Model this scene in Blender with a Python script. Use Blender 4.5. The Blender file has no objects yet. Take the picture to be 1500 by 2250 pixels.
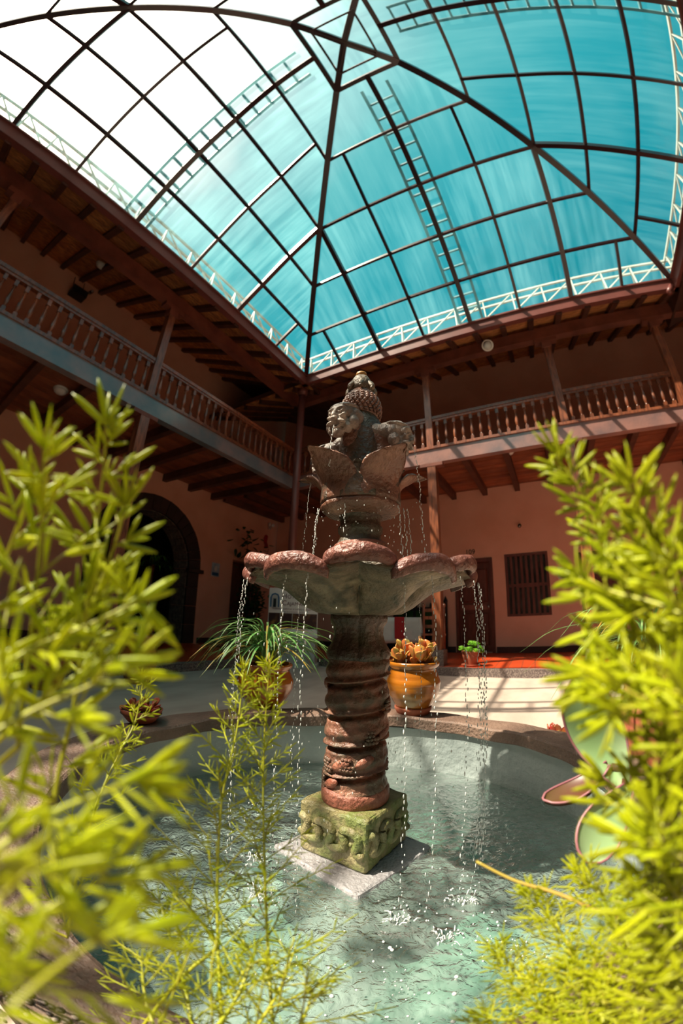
import bpy, bmesh, math, random
import numpy as np
from mathutils import Vector, Matrix

SC = bpy.context.scene
COL = SC.collection

# ------------------------------------------------------------------ camera (12 mm fisheye, portrait)
cam_d = bpy.data.cameras.new('camera')
cam = bpy.data.objects.new('camera', cam_d)
COL.objects.link(cam)
SC.camera = cam
CAM = Vector((5.6510, 4.0245, 0.8590))
_r = Vector((-0.4695190, 0.8825886, 0.0242752)); _u = Vector((0.2551483, 0.1093099, 0.9607032)); _f = Vector((-0.8452522, -0.4572622, 0.2765141))
cam.matrix_world = Matrix(((_r.x, _u.x, -_f.x, CAM.x), (_r.y, _u.y, -_f.y, CAM.y), (_r.z, _u.z, -_f.z, CAM.z), (0, 0, 0, 1)))
cam_d.type = 'PANO'
cam_d.panorama_type = 'FISHEYE_LENS_POLYNOMIAL'
cam_d.sensor_fit = 'VERTICAL'
cam_d.sensor_height = 36.0
cam_d.sensor_width = 24.0
cam_d.lens = 12.0
cam_d.fisheye_fov = 3.5
cam_d.fisheye_polynomial_k0 = 0.0
cam_d.fisheye_polynomial_k1 = -0.0754319730
cam_d.fisheye_polynomial_k2 = -6.05589e-05
cam_d.fisheye_polynomial_k3 = 6.93297e-05
cam_d.fisheye_polynomial_k4 = -2.34633e-06
cam_d.clip_start = 0.01
cam_d.dof.use_dof = True
cam_d.dof.focus_distance = 1.15
cam_d.dof.aperture_fstop = 2.6

# ------------------------------------------------------------------ sky, sun, exposure
SUN = Vector((0.36, -0.41, 0.838)).normalized()
world = bpy.data.worlds.new('world'); SC.world = world
world.use_nodes = True
nt = world.node_tree; nt.nodes.clear()
def _n(t, **k):
    n = nt.nodes.new(t)
    for a, v in k.items(): setattr(n, a, v)
    return n
tc = _n('ShaderNodeTexCoord')
dt = _n('ShaderNodeVectorMath', operation='DOT_PRODUCT'); dt.inputs[1].default_value = SUN
nrm = _n('ShaderNodeVectorMath', operation='NORMALIZE')
nt.links.new(tc.outputs['Generated'], nrm.inputs[0]); nt.links.new(nrm.outputs[0], dt.inputs[0])
nz_ = _n('ShaderNodeTexNoise'); nz_.inputs['Scale'].default_value = 2.2; nz_.inputs['Detail'].default_value = 5
nt.links.new(nrm.outputs[0], nz_.inputs['Vector'])
ma = _n('ShaderNodeMath', operation='MULTIPLY_ADD'); ma.inputs[1].default_value = 0.16; nt.links.new(nz_.outputs[0], ma.inputs[0])
sb = _n('ShaderNodeMath', operation='ADD'); sb.inputs[1].default_value = -0.08
nt.links.new(dt.outputs['Value'], sb.inputs[0]); nt.links.new(sb.outputs[0], ma.inputs[2])
rp = _n('ShaderNodeValToRGB')
cr = rp.color_ramp
stops = [(0.0, (0.004, 0.20, 0.27)), (0.30, (0.004, 0.28, 0.345)), (0.55, (0.034, 0.37, 0.425)), (0.72, (0.12, 0.48, 0.50)), (0.84, (0.46, 0.68, 0.67)), (0.91, (1.40, 1.22, 1.12)), (0.96, (4.6, 3.5, 2.9)), (1.0, (18.0, 13.0, 10.0))]
while len(cr.elements) < len(stops): cr.elements.new(0.5)
for e, (p, c) in zip(cr.elements, stops): e.position = p; e.color = (*c, 1)
nt.links.new(ma.outputs[0], rp.inputs[0])
bg = _n('ShaderNodeBackground'); bg.inputs[1].default_value = 1.0
wo = _n('ShaderNodeOutputWorld')
nt.links.new(rp.outputs[0], bg.inputs[0]); nt.links.new(bg.outputs[0], wo.inputs[0])

sun_d = bpy.data.lights.new('sun', 'SUN'); sun_d.energy = 10.8; sun_d.color = (1.0, 0.83, 0.66); sun_d.angle = math.radians(0.6)
sun = bpy.data.objects.new('sun', sun_d); COL.objects.link(sun)
sun.rotation_euler = SUN.to_track_quat('Z', 'Y').to_euler()
sun.location = SUN * 30

try:
    SC.cycles.max_bounces = 14; SC.cycles.diffuse_bounces = 8; SC.cycles.transparent_max_bounces = 24
except Exception: pass
vs = SC.view_settings
SC.display_settings.display_device = 'sRGB'
vs.view_transform = 'Standard'; vs.look = 'None'; vs.gamma = 1.0; vs.exposure = 0.25
try: vs.use_curve_mapping = False
except Exception: pass

# ------------------------------------------------------------------ materials
def mat(name, c1, c2=None, scale=6.0, rough=0.6, bump=0.0, bscale=None, stretch=(1, 1, 1), vary=0.0, spec=0.5, c3=None, detail=6.0, metal=0.0, contrast=(0.35, 0.65), coat=0.0):
    m = bpy.data.materials.new(name); m.use_nodes = True
    t = m.node_tree; b = t.nodes['Principled BSDF']
    N, L = t.nodes.new, t.links.new
    b.inputs['Roughness'].default_value = rough
    b.inputs['Specular IOR Level'].default_value = spec
    b.inputs['Metallic'].default_value = metal
    b.inputs['Coat Weight'].default_value = coat
    b.inputs['Coat Roughness'].default_value = 0.15
    if coat: b.inputs['Coat IOR'].default_value = 1.9
    co = N('ShaderNodeTexCoord'); mp = N('ShaderNodeMapping'); mp.inputs['Scale'].default_value = stretch
    L(co.outputs['Object'], mp.inputs['Vector'])
    oi = N('ShaderNodeObjectInfo')
    mu = N('ShaderNodeMath'); mu.operation = 'MULTIPLY'; mu.inputs[1].default_value = 37.0
    L(oi.outputs['Random'], mu.inputs[0])
    ad = N('ShaderNodeVectorMath'); ad.operation = 'ADD'
    L(mp.outputs[0], ad.inputs[0]); L(mu.outputs[0], ad.inputs[1])
    no = N('ShaderNodeTexNoise'); no.inputs['Scale'].default_value = scale; no.inputs['Detail'].default_value = detail
    L(ad.outputs[0], no.inputs['Vector'])
    ra = N('ShaderNodeValToRGB'); e = ra.color_ramp.elements
    e[0].position, e[1].position = contrast
    e[0].color = (*c1, 1); e[1].color = (*(c2 or c1), 1)
    if c3 is not None:
        x = ra.color_ramp.elements.new(0.5 * (contrast[0] + contrast[1])); x.color = (*c3, 1)
    L(no.outputs[0], ra.inputs[0])
    out = ra.outputs[0]
    if vary:
        hs = N('ShaderNodeHueSaturation'); mr = N('ShaderNodeMapRange')
        mr.inputs['To Min'].default_value = 1 - vary; mr.inputs['To Max'].default_value = 1 + vary
        L(oi.outputs['Random'], mr.inputs['Value']); L(mr.outputs[0], hs.inputs['Value']); L(out, hs.inputs['Color']); out = hs.outputs[0]
    L(out, b.inputs['Base Color'])
    if bump:
        n2 = N('ShaderNodeTexNoise'); n2.inputs['Scale'].default_value = bscale or scale * 3; n2.inputs['Detail'].default_value = 8
        L(ad.outputs[0], n2.inputs['Vector'])
        bp = N('ShaderNodeBump'); bp.inputs['Strength'].default_value = bump; bp.inputs['Distance'].default_value = 0.01
        L(n2.outputs[0], bp.inputs['Height']); L(bp.outputs[0], b.inputs['Normal'])
    return m

M = {}
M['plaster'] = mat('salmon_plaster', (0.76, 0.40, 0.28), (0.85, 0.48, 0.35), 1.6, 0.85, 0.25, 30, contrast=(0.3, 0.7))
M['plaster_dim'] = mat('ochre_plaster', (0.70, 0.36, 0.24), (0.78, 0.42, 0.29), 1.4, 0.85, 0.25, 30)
M['plaster_red'] = mat('maroon_baseboard_paint', (0.05, 0.016, 0.012), (0.075, 0.022, 0.016), 4, 0.6)
M['wood'] = mat('dark_stained_wood', (0.12, 0.036, 0.018), (0.32, 0.095, 0.040), 5, 0.3, 0.2, 40, (6, 6, 1), vary=0.3, spec=0.7, coat=0.35)
M['wood_beam'] = mat('beam_wood', (0.16, 0.050, 0.033), (0.27, 0.085, 0.055), 3, 0.36, 0.25, 25, vary=0.12, spec=0.55)
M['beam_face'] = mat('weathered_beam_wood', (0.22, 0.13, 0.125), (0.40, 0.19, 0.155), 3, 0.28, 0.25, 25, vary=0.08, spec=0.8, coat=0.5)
M['beam_sky_tint'] = mat('sky_tinted_beam_wood', (0.15, 0.19, 0.215), (0.30, 0.235, 0.235), 3, 0.26, 0.25, 25, vary=0.08, spec=0.8, coat=0.6)  # left beam wood with the sky's blue reflection put into its base colour
M['wood_dark'] = mat('smoked_wood', (0.07, 0.025, 0.016), (0.12, 0.042, 0.025), 4, 0.55, 0.2, 25, vary=0.2)
M['plank'] = mat('plank_wood', (0.22, 0.062, 0.028), (0.36, 0.105, 0.045), 3, 0.5, 0.2, 30, vary=0.3)
M['steel'] = mat('maroon_painted_steel', (0.17, 0.050, 0.040), (0.22, 0.065, 0.052), 3, 0.35, 0.05, 40, spec=0.6)
M['rib'] = mat('rib_steel', (0.030, 0.010, 0.012), (0.045, 0.014, 0.015), 3, 0.3, spec=0.6)
M['truss'] = mat('cream_painted_truss', (0.50, 0.53, 0.45), (0.58, 0.60, 0.52), 6, 0.5)
M['ladder'] = mat('blue_grey_ladder_steel', (0.045, 0.20, 0.24), (0.08, 0.26, 0.29), 6, 0.4)
M['conc'] = mat('courtyard_concrete', (0.37, 0.28, 0.228), (0.50, 0.39, 0.325), 1.7, 0.75, 0.2, 20, (1, 2.5, 1), contrast=(0.3, 0.7))
M['kerb'] = mat('speckled_granite', (0.085, 0.06, 0.055), (0.28, 0.215, 0.185), 60, 0.7, 0.3, 80, contrast=(0.45, 0.62))
M['white'] = mat('white_enamel', (0.75, 0.72, 0.66), None, 5, 0.4)
M['grey_panel'] = mat('grey_board', (0.42, 0.42, 0.42), (0.50, 0.50, 0.49), 5, 0.5)
M['black'] = mat('black_plastic', (0.012, 0.012, 0.013), None, 5, 0.4)
M['chrome'] = mat('brushed_metal', (0.6, 0.58, 0.55), None, 5, 0.3, metal=1.0)
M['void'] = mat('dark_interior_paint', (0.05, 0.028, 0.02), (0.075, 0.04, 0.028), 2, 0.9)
M['door'] = mat('door_wood', (0.10, 0.028, 0.018), (0.17, 0.048, 0.03), 4, 0.4, 0.15, 30, (5, 5, 1))
M['winglass'] = mat('dim_window_glass', (0.035, 0.035, 0.032), (0.09, 0.085, 0.075), 3, 0.15, stretch=(4, 4, 1))
M['soil'] = mat('soil', (0.02, 0.012, 0.008), (0.05, 0.03, 0.02), 30, 0.95, 0.6, 60)
M['stone_arch'] = mat('arch_stone', (0.10, 0.075, 0.06), (0.22, 0.17, 0.135), 14, 0.85, 0.6, 40, vary=0.25)
M['arch_dark'] = mat('dark_painted_surround', (0.022, 0.012, 0.010), (0.036, 0.02, 0.016), 5, 0.6)
M['glaze'] = mat('ochre_glaze', (0.30, 0.085, 0.006), (0.50, 0.17, 0.012), 4, 0.22, 0.1, 12, (0.3, 0.3, 8), spec=0.7, coat=0.5)
M['glaze2'] = mat('orange_glaze', (0.36, 0.09, 0.008), (0.50, 0.15, 0.012), 4, 0.25, 0.1, 12, (0.3, 0.3, 8), spec=0.7, coat=0.4)
M['terra'] = mat('terracotta', (0.30, 0.075, 0.035), (0.40, 0.11, 0.055), 10, 0.7, 0.2, 40)
M['red'] = mat('red_cloth', (0.38, 0.012, 0.014), None, 5, 0.8)
M['cloth'] = mat('white_cloth', (0.62, 0.66, 0.62), (0.70, 0.72, 0.68), 8, 0.85)
M['ink'] = mat('maroon_ink', (0.20, 0.035, 0.03), None, 5, 0.7)
M['ink_blue'] = mat('blue_ink', (0.03, 0.10, 0.22), None, 5, 0.7)
M['paper'] = mat('banner_vinyl', (0.84, 0.74, 0.68), (0.88, 0.79, 0.73), 2, 0.5)
M['photo_print'] = mat('printed_photo_strip', (0.05, 0.014, 0.012), (0.42, 0.22, 0.06), 9, 0.5, contrast=(0.42, 0.7), c3=(0.12, 0.045, 0.02))
M['poster'] = mat('pale_blue_poster', (0.30, 0.42, 0.50), (0.55, 0.62, 0.66), 8, 0.6)
M['dryleaf'] = mat('orange_leaf_tip', (0.55, 0.16, 0.03), None, 5, 0.5)

def reed_mat():
    m = mat('reed_matting', (0.62, 0.23, 0.075), (0.80, 0.34, 0.115), 3, 0.8, 0.0, vary=0.18)
    t = m.node_tree; N, L = t.nodes.new, t.links.new
    b = t.nodes['Principled BSDF']
    co = [n for n in t.nodes if n.type == 'TEX_COORD'][0]
    w = N('ShaderNodeTexNoise'); w.inputs['Scale'].default_value = 1.0; w.inputs['Detail'].default_value = 2
    mp = N('ShaderNodeMapping'); mp.inputs['Scale'].default_value = (8, 8, 120)
    L(co.outputs['Object'], mp.inputs[0]); L(mp.outputs[0], w.inputs['Vector'])
    bp = N('ShaderNodeBump'); bp.inputs['Strength'].default_value = 0.8; bp.inputs['Distance'].default_value = 0.02
    L(w.outputs[0], bp.inputs['Height']); L(bp.outputs[0], b.inputs['Normal'])
    src = b.inputs['Base Color'].links[0].from_socket
    mx = N('ShaderNodeMix'); mx.data_type = 'RGBA'; mx.blend_type = 'MULTIPLY'
    rr = N('ShaderNodeValToRGB'); rr.color_ramp.elements[0].position = 0.35; rr.color_ramp.elements[0].color = (0.25, 0.22, 0.2, 1); rr.color_ramp.elements[1].position = 0.6
    L(w.outputs[0], rr.inputs[0]); mx.inputs['Factor'].default_value = 0.9
    L(src, mx.inputs['A']); L(rr.outputs[0], mx.inputs['B']); L(mx.outputs['Result'], b.inputs['Base Color'])
    return m
M['reed'] = reed_mat()

def tile_mat():
    m = bpy.data.materials.new('red_clay_tiles'); m.use_nodes = True
    t = m.node_tree; b = t.nodes['Principled BSDF']; N, L = t.nodes.new, t.links.new
    co = N('ShaderNodeTexCoord'); br = N('ShaderNodeTexBrick')
    br.offset = 0.0; br.inputs['Scale'].default_value = 1.0
    br.inputs['Brick Width'].default_value = 0.2; br.inputs['Row Height'].default_value = 0.2
    br.inputs['Mortar Size'].default_value = 0.006
    br.inputs['Color1'].default_value = (0.50, 0.055, 0.012, 1); br.inputs['Color2'].default_value = (0.42, 0.045, 0.010, 1); br.inputs['Mortar'].default_value = (0.14, 0.04, 0.02, 1)
    L(co.outputs['Object'], br.inputs['Vector']); L(br.outputs['Color'], b.inputs['Base Color'])
    b.inputs['Roughness'].default_value = 0.35
    return m
M['tile'] = tile_mat()

def leaf_mat(name, c1, c2, trans=0.35, rough=0.4, scale=12, vary=0.2):
    m = mat(name, c1, c2, scale, rough, vary=vary)
    t = m.node_tree; b = t.nodes['Principled BSDF']; N, L = t.nodes.new, t.links.new
    src = b.inputs['Base Color'].links[0].from_socket
    tr = N('ShaderNodeBsdfTranslucent'); L(src, tr.inputs['Color'])
    mx = N('ShaderNodeMixShader'); mx.inputs[0].default_value = trans
    out = t.nodes['Material Output']
    L(b.outputs[0], mx.inputs[1]); L(tr.outputs[0], mx.inputs[2]); L(mx.outputs[0], out.inputs['Surface'])
    return m
M['fern'] = leaf_mat('fern_green', (0.45, 0.52, 0.007), (0.64, 0.65, 0.010), 0.45)
M['fern_stem'] = leaf_mat('fern_stem', (0.40, 0.42, 0.02), (0.50, 0.45, 0.03), 0.2)
M['grassleaf'] = leaf_mat('striped_grass_leaf', (0.05, 0.22, 0.035), (0.30, 0.42, 0.16), 0.35, scale=25)
M['grassdry'] = leaf_mat('dry_grass_leaf', (0.40, 0.20, 0.03), (0.22, 0.26, 0.05), 0.35, scale=25)
M['succ'] = leaf_mat('pink_succulent_leaf', (0.70, 0.17, 0.06), (0.42, 0.36, 0.07), 0.25, 0.28, 26, vary=0.3)
M['succ_red'] = leaf_mat('red_succulent_leaf', (0.55, 0.05, 0.045), (0.45, 0.16, 0.06), 0.25, 0.3, 18)
M['agave'] = leaf_mat('grey_green_succulent_leaf', (0.26, 0.42, 0.16), (0.36, 0.46, 0.25), 0.2, 0.35, 6)
M['agave_dark'] = leaf_mat('olive_purple_leaf', (0.10, 0.09, 0.02), (0.16, 0.05, 0.03), 0.2, 0.35, 6)
M['agave_edge'] = mat('purple_leaf_edge', (0.26, 0.09, 0.11), (0.34, 0.14, 0.15), 10, 0.4)
M['herb'] = leaf_mat('bright_herb_leaf', (0.10, 0.34, 0.015), (0.24, 0.48, 0.03), 0.4, 0.45, 10)
M['darkleaf'] = leaf_mat('dark_green_leaf', (0.02, 0.07, 0.015), (0.04, 0.11, 0.025), 0.25, 0.35, 10)
M['orangestem'] = mat('orange_dry_stem', (0.45, 0.16, 0.05), (0.40, 0.32, 0.04), 6, 0.6)

def stone_mat(name, c1, c2, c3, moss=None, rough=0.45, scale=9):
    m = mat(name, c1, c2, scale, rough, 0.9, 70, c3=c3, contrast=(0.33, 0.68), spec=0.6)
    if moss:
        t = m.node_tree; b = t.nodes['Principled BSDF']; N, L = t.nodes.new, t.links.new
        src = b.inputs['Base Color'].links[0].from_socket
        co = [n for n in t.nodes if n.type == 'TEX_COORD'][0]
        no = N('ShaderNodeTexNoise'); no.inputs['Scale'].default_value = 16; no.inputs['Detail'].default_value = 7
        L(co.outputs['Object'], no.inputs['Vector'])
        rr = N('ShaderNodeValToRGB'); rr.color_ramp.elements[0].position = 0.44; rr.color_ramp.elements[1].position = 0.62
        L(no.outputs[0], rr.inputs[0])
        mx = N('ShaderNodeMix'); mx.data_type = 'RGBA'; mx.inputs['B'].default_value = (*moss, 1)
        L(rr.outputs[0], mx.inputs['Factor']); L(src, mx.inputs['A']); L(mx.outputs['Result'], b.inputs['Base Color'])
    return m
M['st_red'] = stone_mat('red_brown_stone', (0.34, 0.11, 0.065), (0.46, 0.18, 0.11), (0.26, 0.085, 0.055), rough=0.36)
M['st_lip'] = stone_mat('brick_red_lip', (0.25, 0.09, 0.065), (0.38, 0.155, 0.11), (0.16, 0.06, 0.048), rough=0.24, scale=12)
M['st_dark'] = stone_mat('wet_dark_stone', (0.06, 0.040, 0.030), (0.19, 0.125, 0.09), (0.10, 0.062, 0.045), moss=(0.085, 0.07, 0.045), rough=0.26)
M['st_mask'] = stone_mat('grey_brown_mask_stone', (0.14, 0.105, 0.085), (0.42, 0.33, 0.27), (0.25, 0.19, 0.155), rough=0.3, scale=14)
M['st_brown'] = stone_mat('wet_brown_stone', (0.14, 0.065, 0.042), (0.32, 0.155, 0.10), (0.20, 0.09, 0.06), rough=0.22)
M['st_moss'] = stone_mat('mossy_stone', (0.14, 0.12, 0.05), (0.36, 0.30, 0.16), (0.23, 0.19, 0.08), moss=(0.15, 0.175, 0.045), rough=0.45)
M['st_under'] = stone_mat('olive_grey_stone', (0.10, 0.065, 0.038), (0.34, 0.25, 0.155), (0.19, 0.13, 0.08), moss=(0.085, 0.065, 0.035), rough=0.45, scale=6)
M['st_col'] = stone_mat('twisted_column_stone', (0.15, 0.07, 0.048), (0.38, 0.17, 0.11), (0.24, 0.10, 0.065), moss=(0.13, 0.085, 0.055), rough=0.32)
M['st_grey'] = stone_mat('wet_grey_slab', (0.20, 0.185, 0.195), (0.34, 0.32, 0.33), (0.27, 0.25, 0.26), rough=0.2, scale=4)
M['st_tip'] = mat('ochre_nozzle', (0.34, 0.16, 0.03), None, 5, 0.5)
M['rim'] = stone_mat('brown_painted_rim', (0.10, 0.06, 0.042), (0.20, 0.12, 0.085), (0.14, 0.08, 0.056), rough=0.6, scale=5)
M['poolwall'] = mat('grey_green_pool_render', (0.27, 0.31, 0.305), (0.36, 0.40, 0.39), 2.5, 0.75, 1.0, 22)
M['poolfloor'] = mat('turquoise_pool_floor', (0.24, 0.30, 0.275), (0.36, 0.42, 0.385), 5, 0.7)

# ------------------------------------------------------------------ helpers
rng = random.Random(7)
class MB:
    def __init__(s): s.v = []; s.f = []
    def add(s, v, f):
        o = len(s.v); s.v += [tuple(p) for p in v]; s.f += [tuple(i + o for i in q) for q in f]
    def box8(s, c):   # 8 corners: 0-3 bottom ring, 4-7 top ring
        s.add(c, [(0, 1, 2, 3), (4, 7, 6, 5), (0, 4, 5, 1), (1, 5, 6, 2), (2, 6, 7, 3), (3, 7, 4, 0)])
    def box(s, lo, hi, fn=None):
        (a, b, c), (d, e, f) = lo, hi
        p = [(a, b, c), (d, b, c), (d, e, c), (a, e, c), (a, b, f), (d, b, f), (d, e, f), (a, e, f)]
        s.box8([fn(*q) for q in p] if fn else p)
    def beam(s, p0, p1, w, h, up=(0, 0, 1)):
        p0, p1 = Vector(p0), Vector(p1); d = (p1 - p0).normalized(); up = Vector(up)
        x = d.cross(up)
        if x.length < 1e-5: x = d.cross(Vector((1, 0, 0)))
        x.normalize(); y = x.cross(d)
        c = []
        for p in (p0, p1):
            for sx, sy in ((-1, -1), (1, -1), (1, 1), (-1, 1)): c.append(p + x * sx * w / 2 + y * sy * h / 2)
        s.box8(c)
    def tube(s, pts, r, n=8, closed=False, flat=1.0, cap=True):
        pts = [Vector(p) for p in pts]; m = len(pts)
        rr = r if hasattr(r, '__len__') else [r] * m
        o = len(s.v); ref = Vector((0.13, 0.27, 0.95))
        for i, p in enumerate(pts):
            a = pts[(i - 1) % m] if (closed or i > 0) else p
            b = pts[(i + 1) % m] if (closed or i < m - 1) else p
            d = (b - a)
            d = d.normalized() if d.length > 1e-9 else Vector((0, 0, 1))
            x = d.cross(ref)
            if x.length < 1e-4: x = d.cross(Vector((1, 0, 0)))
            x.normalize(); y = x.cross(d)
            for k in range(n):
                t = 2 * math.pi * k / n
                s.v.append(tuple(p + x * math.cos(t) * rr[i] + y * math.sin(t) * rr[i] * flat))
        for i in range(m if closed else m - 1):
            for k in range(n):
                j = (i + 1) % m
                s.f.append((o + i * n + k, o + i * n + (k + 1) % n, o + j * n + (k + 1) % n, o + j * n + k))
        if cap and not closed:
            s.f.append(tuple(o + k for k in range(n))[::-1]); s.f.append(tuple(o + (m - 1) * n + k for k in range(n)))
    def lathe(s, prof, n=20, c=(0, 0, 0), cap=True):
        o = len(s.v); m = len(prof)
        for r, z in prof:
            for k in range(n):
                t = 2 * math.pi * k / n
                s.v.append((c[0] + r * math.cos(t), c[1] + r * math.sin(t), c[2] + z))
        for i in range(m - 1):
            for k in range(n):
                s.f.append((o + i * n + k, o + i * n + (k + 1) % n, o + (i + 1) * n + (k + 1) % n, o + (i + 1) * n + k))
        if cap:
            s.f.append(tuple(o + k for k in range(n))[::-1]); s.f.append(tuple(o + (m - 1) * n + k for k in range(n)))
    def grid(s, P, closed_u=False):   # P[i][j] grid of points
        nu, nv = len(P), len(P[0]); o = len(s.v)
        for row in P: s.v += [tuple(p) for p in row]
        for i in range(nu if closed_u else nu - 1):
            for j in range(nv - 1):
                a = o + i * nv + j; b = o + ((i + 1) % nu) * nv + j
                s.f.append((a, b, b + 1, a + 1))
    def mesh(s, name, mats, smooth=False, recalc=True, midx=None):
        me = bpy.data.meshes.new(name); me.from_pydata(s.v, [], s.f)
        for m_ in (mats if isinstance(mats, (list, tuple)) else [mats]): me.materials.append(m_)
        if recalc:
            bm = bmesh.new(); bm.from_mesh(me); bmesh.ops.recalc_face_normals(bm, faces=bm.faces); bm.to_mesh(me); bm.free()
        if smooth: me.polygons.foreach_set('use_smooth', [True] * len(me.polygons))
        if midx: me.polygons.foreach_set('material_index', midx)
        me.update()
        return me

def link(name, me, parent=None, loc=None, rot=None, scale=None):
    o = bpy.data.objects.new(name, me); COL.objects.link(o)
    if loc is not None: o.location = loc
    if rot is not None: o.rotation_euler = rot
    if scale is not None: o.scale = scale
    if parent is not None:
        o.parent = parent
        o.matrix_parent_inverse = PINV.get(parent.name) or Matrix.Identity(4)
    return o
PINV = {}
def thing(name, label, cat, loc=(0, 0, 0), group=None, rot=None):
    o = bpy.data.objects.new(name, None); COL.objects.link(o)
    o.location = loc; o.empty_display_size = 0.1
    if rot: o.rotation_euler = (0, 0, rot)
    if label: o['label'] = label; o['category'] = cat
    else: o['kind'] = 'structure'
    if group: o['group'] = group
    PINV[o.name] = (Matrix.Translation(Vector(loc)) @ Matrix.Rotation(0.0, 4, 'Z')).inverted() if not rot else None
    return o
def tag(o, label, cat, group=None, kind=None):
    o['label'] = label; o['category'] = cat
    if group: o['group'] = group
    if kind: o['kind'] = kind
    return o
def structure(name, me, parent=None, label=None):
    o = link(name, me, parent)
    if parent is None: o['kind'] = 'structure'
    if label: o['label'] = label
    return o
def stuffpart(o):
    o['kind'] = 'stuff'; return o
def fuse(name, mb, m, voxel=0.004, smooth_it=6, fac=0.5, post=None):
    """union of overlapping closed shapes as one continuous skin"""
    me = mb.mesh(name + '_raw', m)
    o = bpy.data.objects.new('tmp_fuse', me); COL.objects.link(o)
    r = o.modifiers.new('r', 'REMESH'); r.mode = 'VOXEL'; r.voxel_size = voxel; r.use_smooth_shade = True
    s = o.modifiers.new('s', 'SMOOTH'); s.iterations = smooth_it; s.factor = fac
    dg = bpy.context.evaluated_depsgraph_get(); dg.update()
    out = bpy.data.meshes.new_from_object(o.evaluated_get(dg)); out.name = name
    bpy.data.objects.remove(o); bpy.data.meshes.remove(me)
    if not out.materials: out.materials.append(m)
    if post:
        n = len(out.vertices); a = np.empty(n * 3); out.vertices.foreach_get('co', a)
        nn = np.empty(n * 3); out.vertices.foreach_get('normal', nn)
        a = post(a.reshape(-1, 3), nn.reshape(-1, 3)); out.vertices.foreach_set('co', np.ascontiguousarray(a).ravel())
    out.polygons.foreach_set('use_smooth', [True] * len(out.polygons)); out.update()
    return out
def ellipsoid(mb, c, r, R=None, nu=14, nv=9):
    R = R or Matrix.Identity(3); c = Vector(c); rows = []
    for i in range(nu):
        a = 2 * math.pi * i / nu; row = []
        for j in range(nv):
            b = -math.pi / 2 + math.pi * (j + 0.0) / (nv - 1)
            b = max(-1.5, min(1.5, b))
            row.append(c + R @ Vector((r[0] * math.cos(b) * math.cos(a), r[1] * math.cos(b) * math.sin(a), r[2] * math.sin(b))))
        rows.append(row)
    o = len(mb.v); mb.grid(rows, True)
    mb.f.append(tuple(o + i * nv for i in range(nu))); mb.f.append(tuple(o + i * nv + nv - 1 for i in range(nu))[::-1])
def wob(P, f, seed=0.0):
    """cheap smooth pseudo-noise in numpy, -1..1"""
    x, y, z = P[..., 0] * f, P[..., 1] * f, P[..., 2] * f
    s = seed
    return (np.sin(x * 1.7 + 1.3 * np.sin(y * 1.1 + s) + s) + np.sin(y * 1.9 + 1.2 * np.sin(z * 1.3 + 2 * s) + 2.1 * s) + np.sin(z * 1.6 + 1.4 * np.sin(x * 1.2 + 3 * s) + 0.7 * s)) / 3
def catmull(pts, n):
    pts = [Vector(p) for p in pts]; P = [pts[0] * 2 - pts[1]] + pts + [pts[-1] * 2 - pts[-2]]
    out = []; segs = len(pts) - 1
    for i in range(n):
        t = i / (n - 1) * segs; k = min(int(t), segs - 1); u = t - k
        a, b, c, d = P[k], P[k + 1], P[k + 2], P[k + 3]
        out.append(0.5 * ((2 * b) + (c - a) * u + (2 * a - 5 * b + 4 * c - d) * u * u + (3 * b - a - 3 * c + d) * u ** 3))
    return out
def text_mesh(txt, size, m, depth=0.002, align='CENTER'):
    cu = bpy.data.curves.new('txt', 'FONT'); cu.body = txt; cu.size = size; cu.extrude = depth; cu.align_x = align; cu.align_y = 'CENTER'; cu.resolution_u = 3
    o = bpy.data.objects.new('txt', cu); COL.objects.link(o)
    dg = bpy.context.evaluated_depsgraph_get(); dg.update()
    me = bpy.data.meshes.new_from_object(o.evaluated_get(dg)); bpy.data.objects.remove(o); bpy.data.curves.remove(cu)
    me.materials.clear(); me.materials.append(m)
    return me

# ------------------------------------------------------------------ wing frames: t along the court side, n outward from the court
P1, P2, P3, P4 = Vector((0, 0, 5.922)), Vector((0.301, 7.2, 5.922)), Vector((8.994, -0.083, 5.93)), Vector((9.267, 7.2, 5.93))
CEN = Vector((4.679, 3.354, 5.929))
class Wing:
    def __init__(s, a, b, third):
        s.a = a.copy(); s.L = (b - a).to_2d().length
        d = b - a; d.z = 0; s.d = d.normalized()
        n = Vector((-s.d.y, s.d.x, 0))
        if n.dot(third - a) > 0: n = -n
        s.n = n
    def __call__(s, t, n, z): return Vector((s.a.x, s.a.y, 0)) + s.d * t + s.n * n + Vector((0, 0, z))
    def rel(s, t, n, z): return s.d * t + s.n * n + Vector((0, 0, z))
    def at(s, t): return Vector((s.a.x, s.a.y, 0)) + s.d * t
WR, WL = Wing(P1, P2, CEN), Wing(P1, P3, CEN)
WB, WF = Wing(P2, P4, CEN), Wing(P3, P4, CEN)
DW = 3.14          # corridor depth to the back wall
OV = 0.68          # post line
HF = 0.12          # corridor floor level

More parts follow.
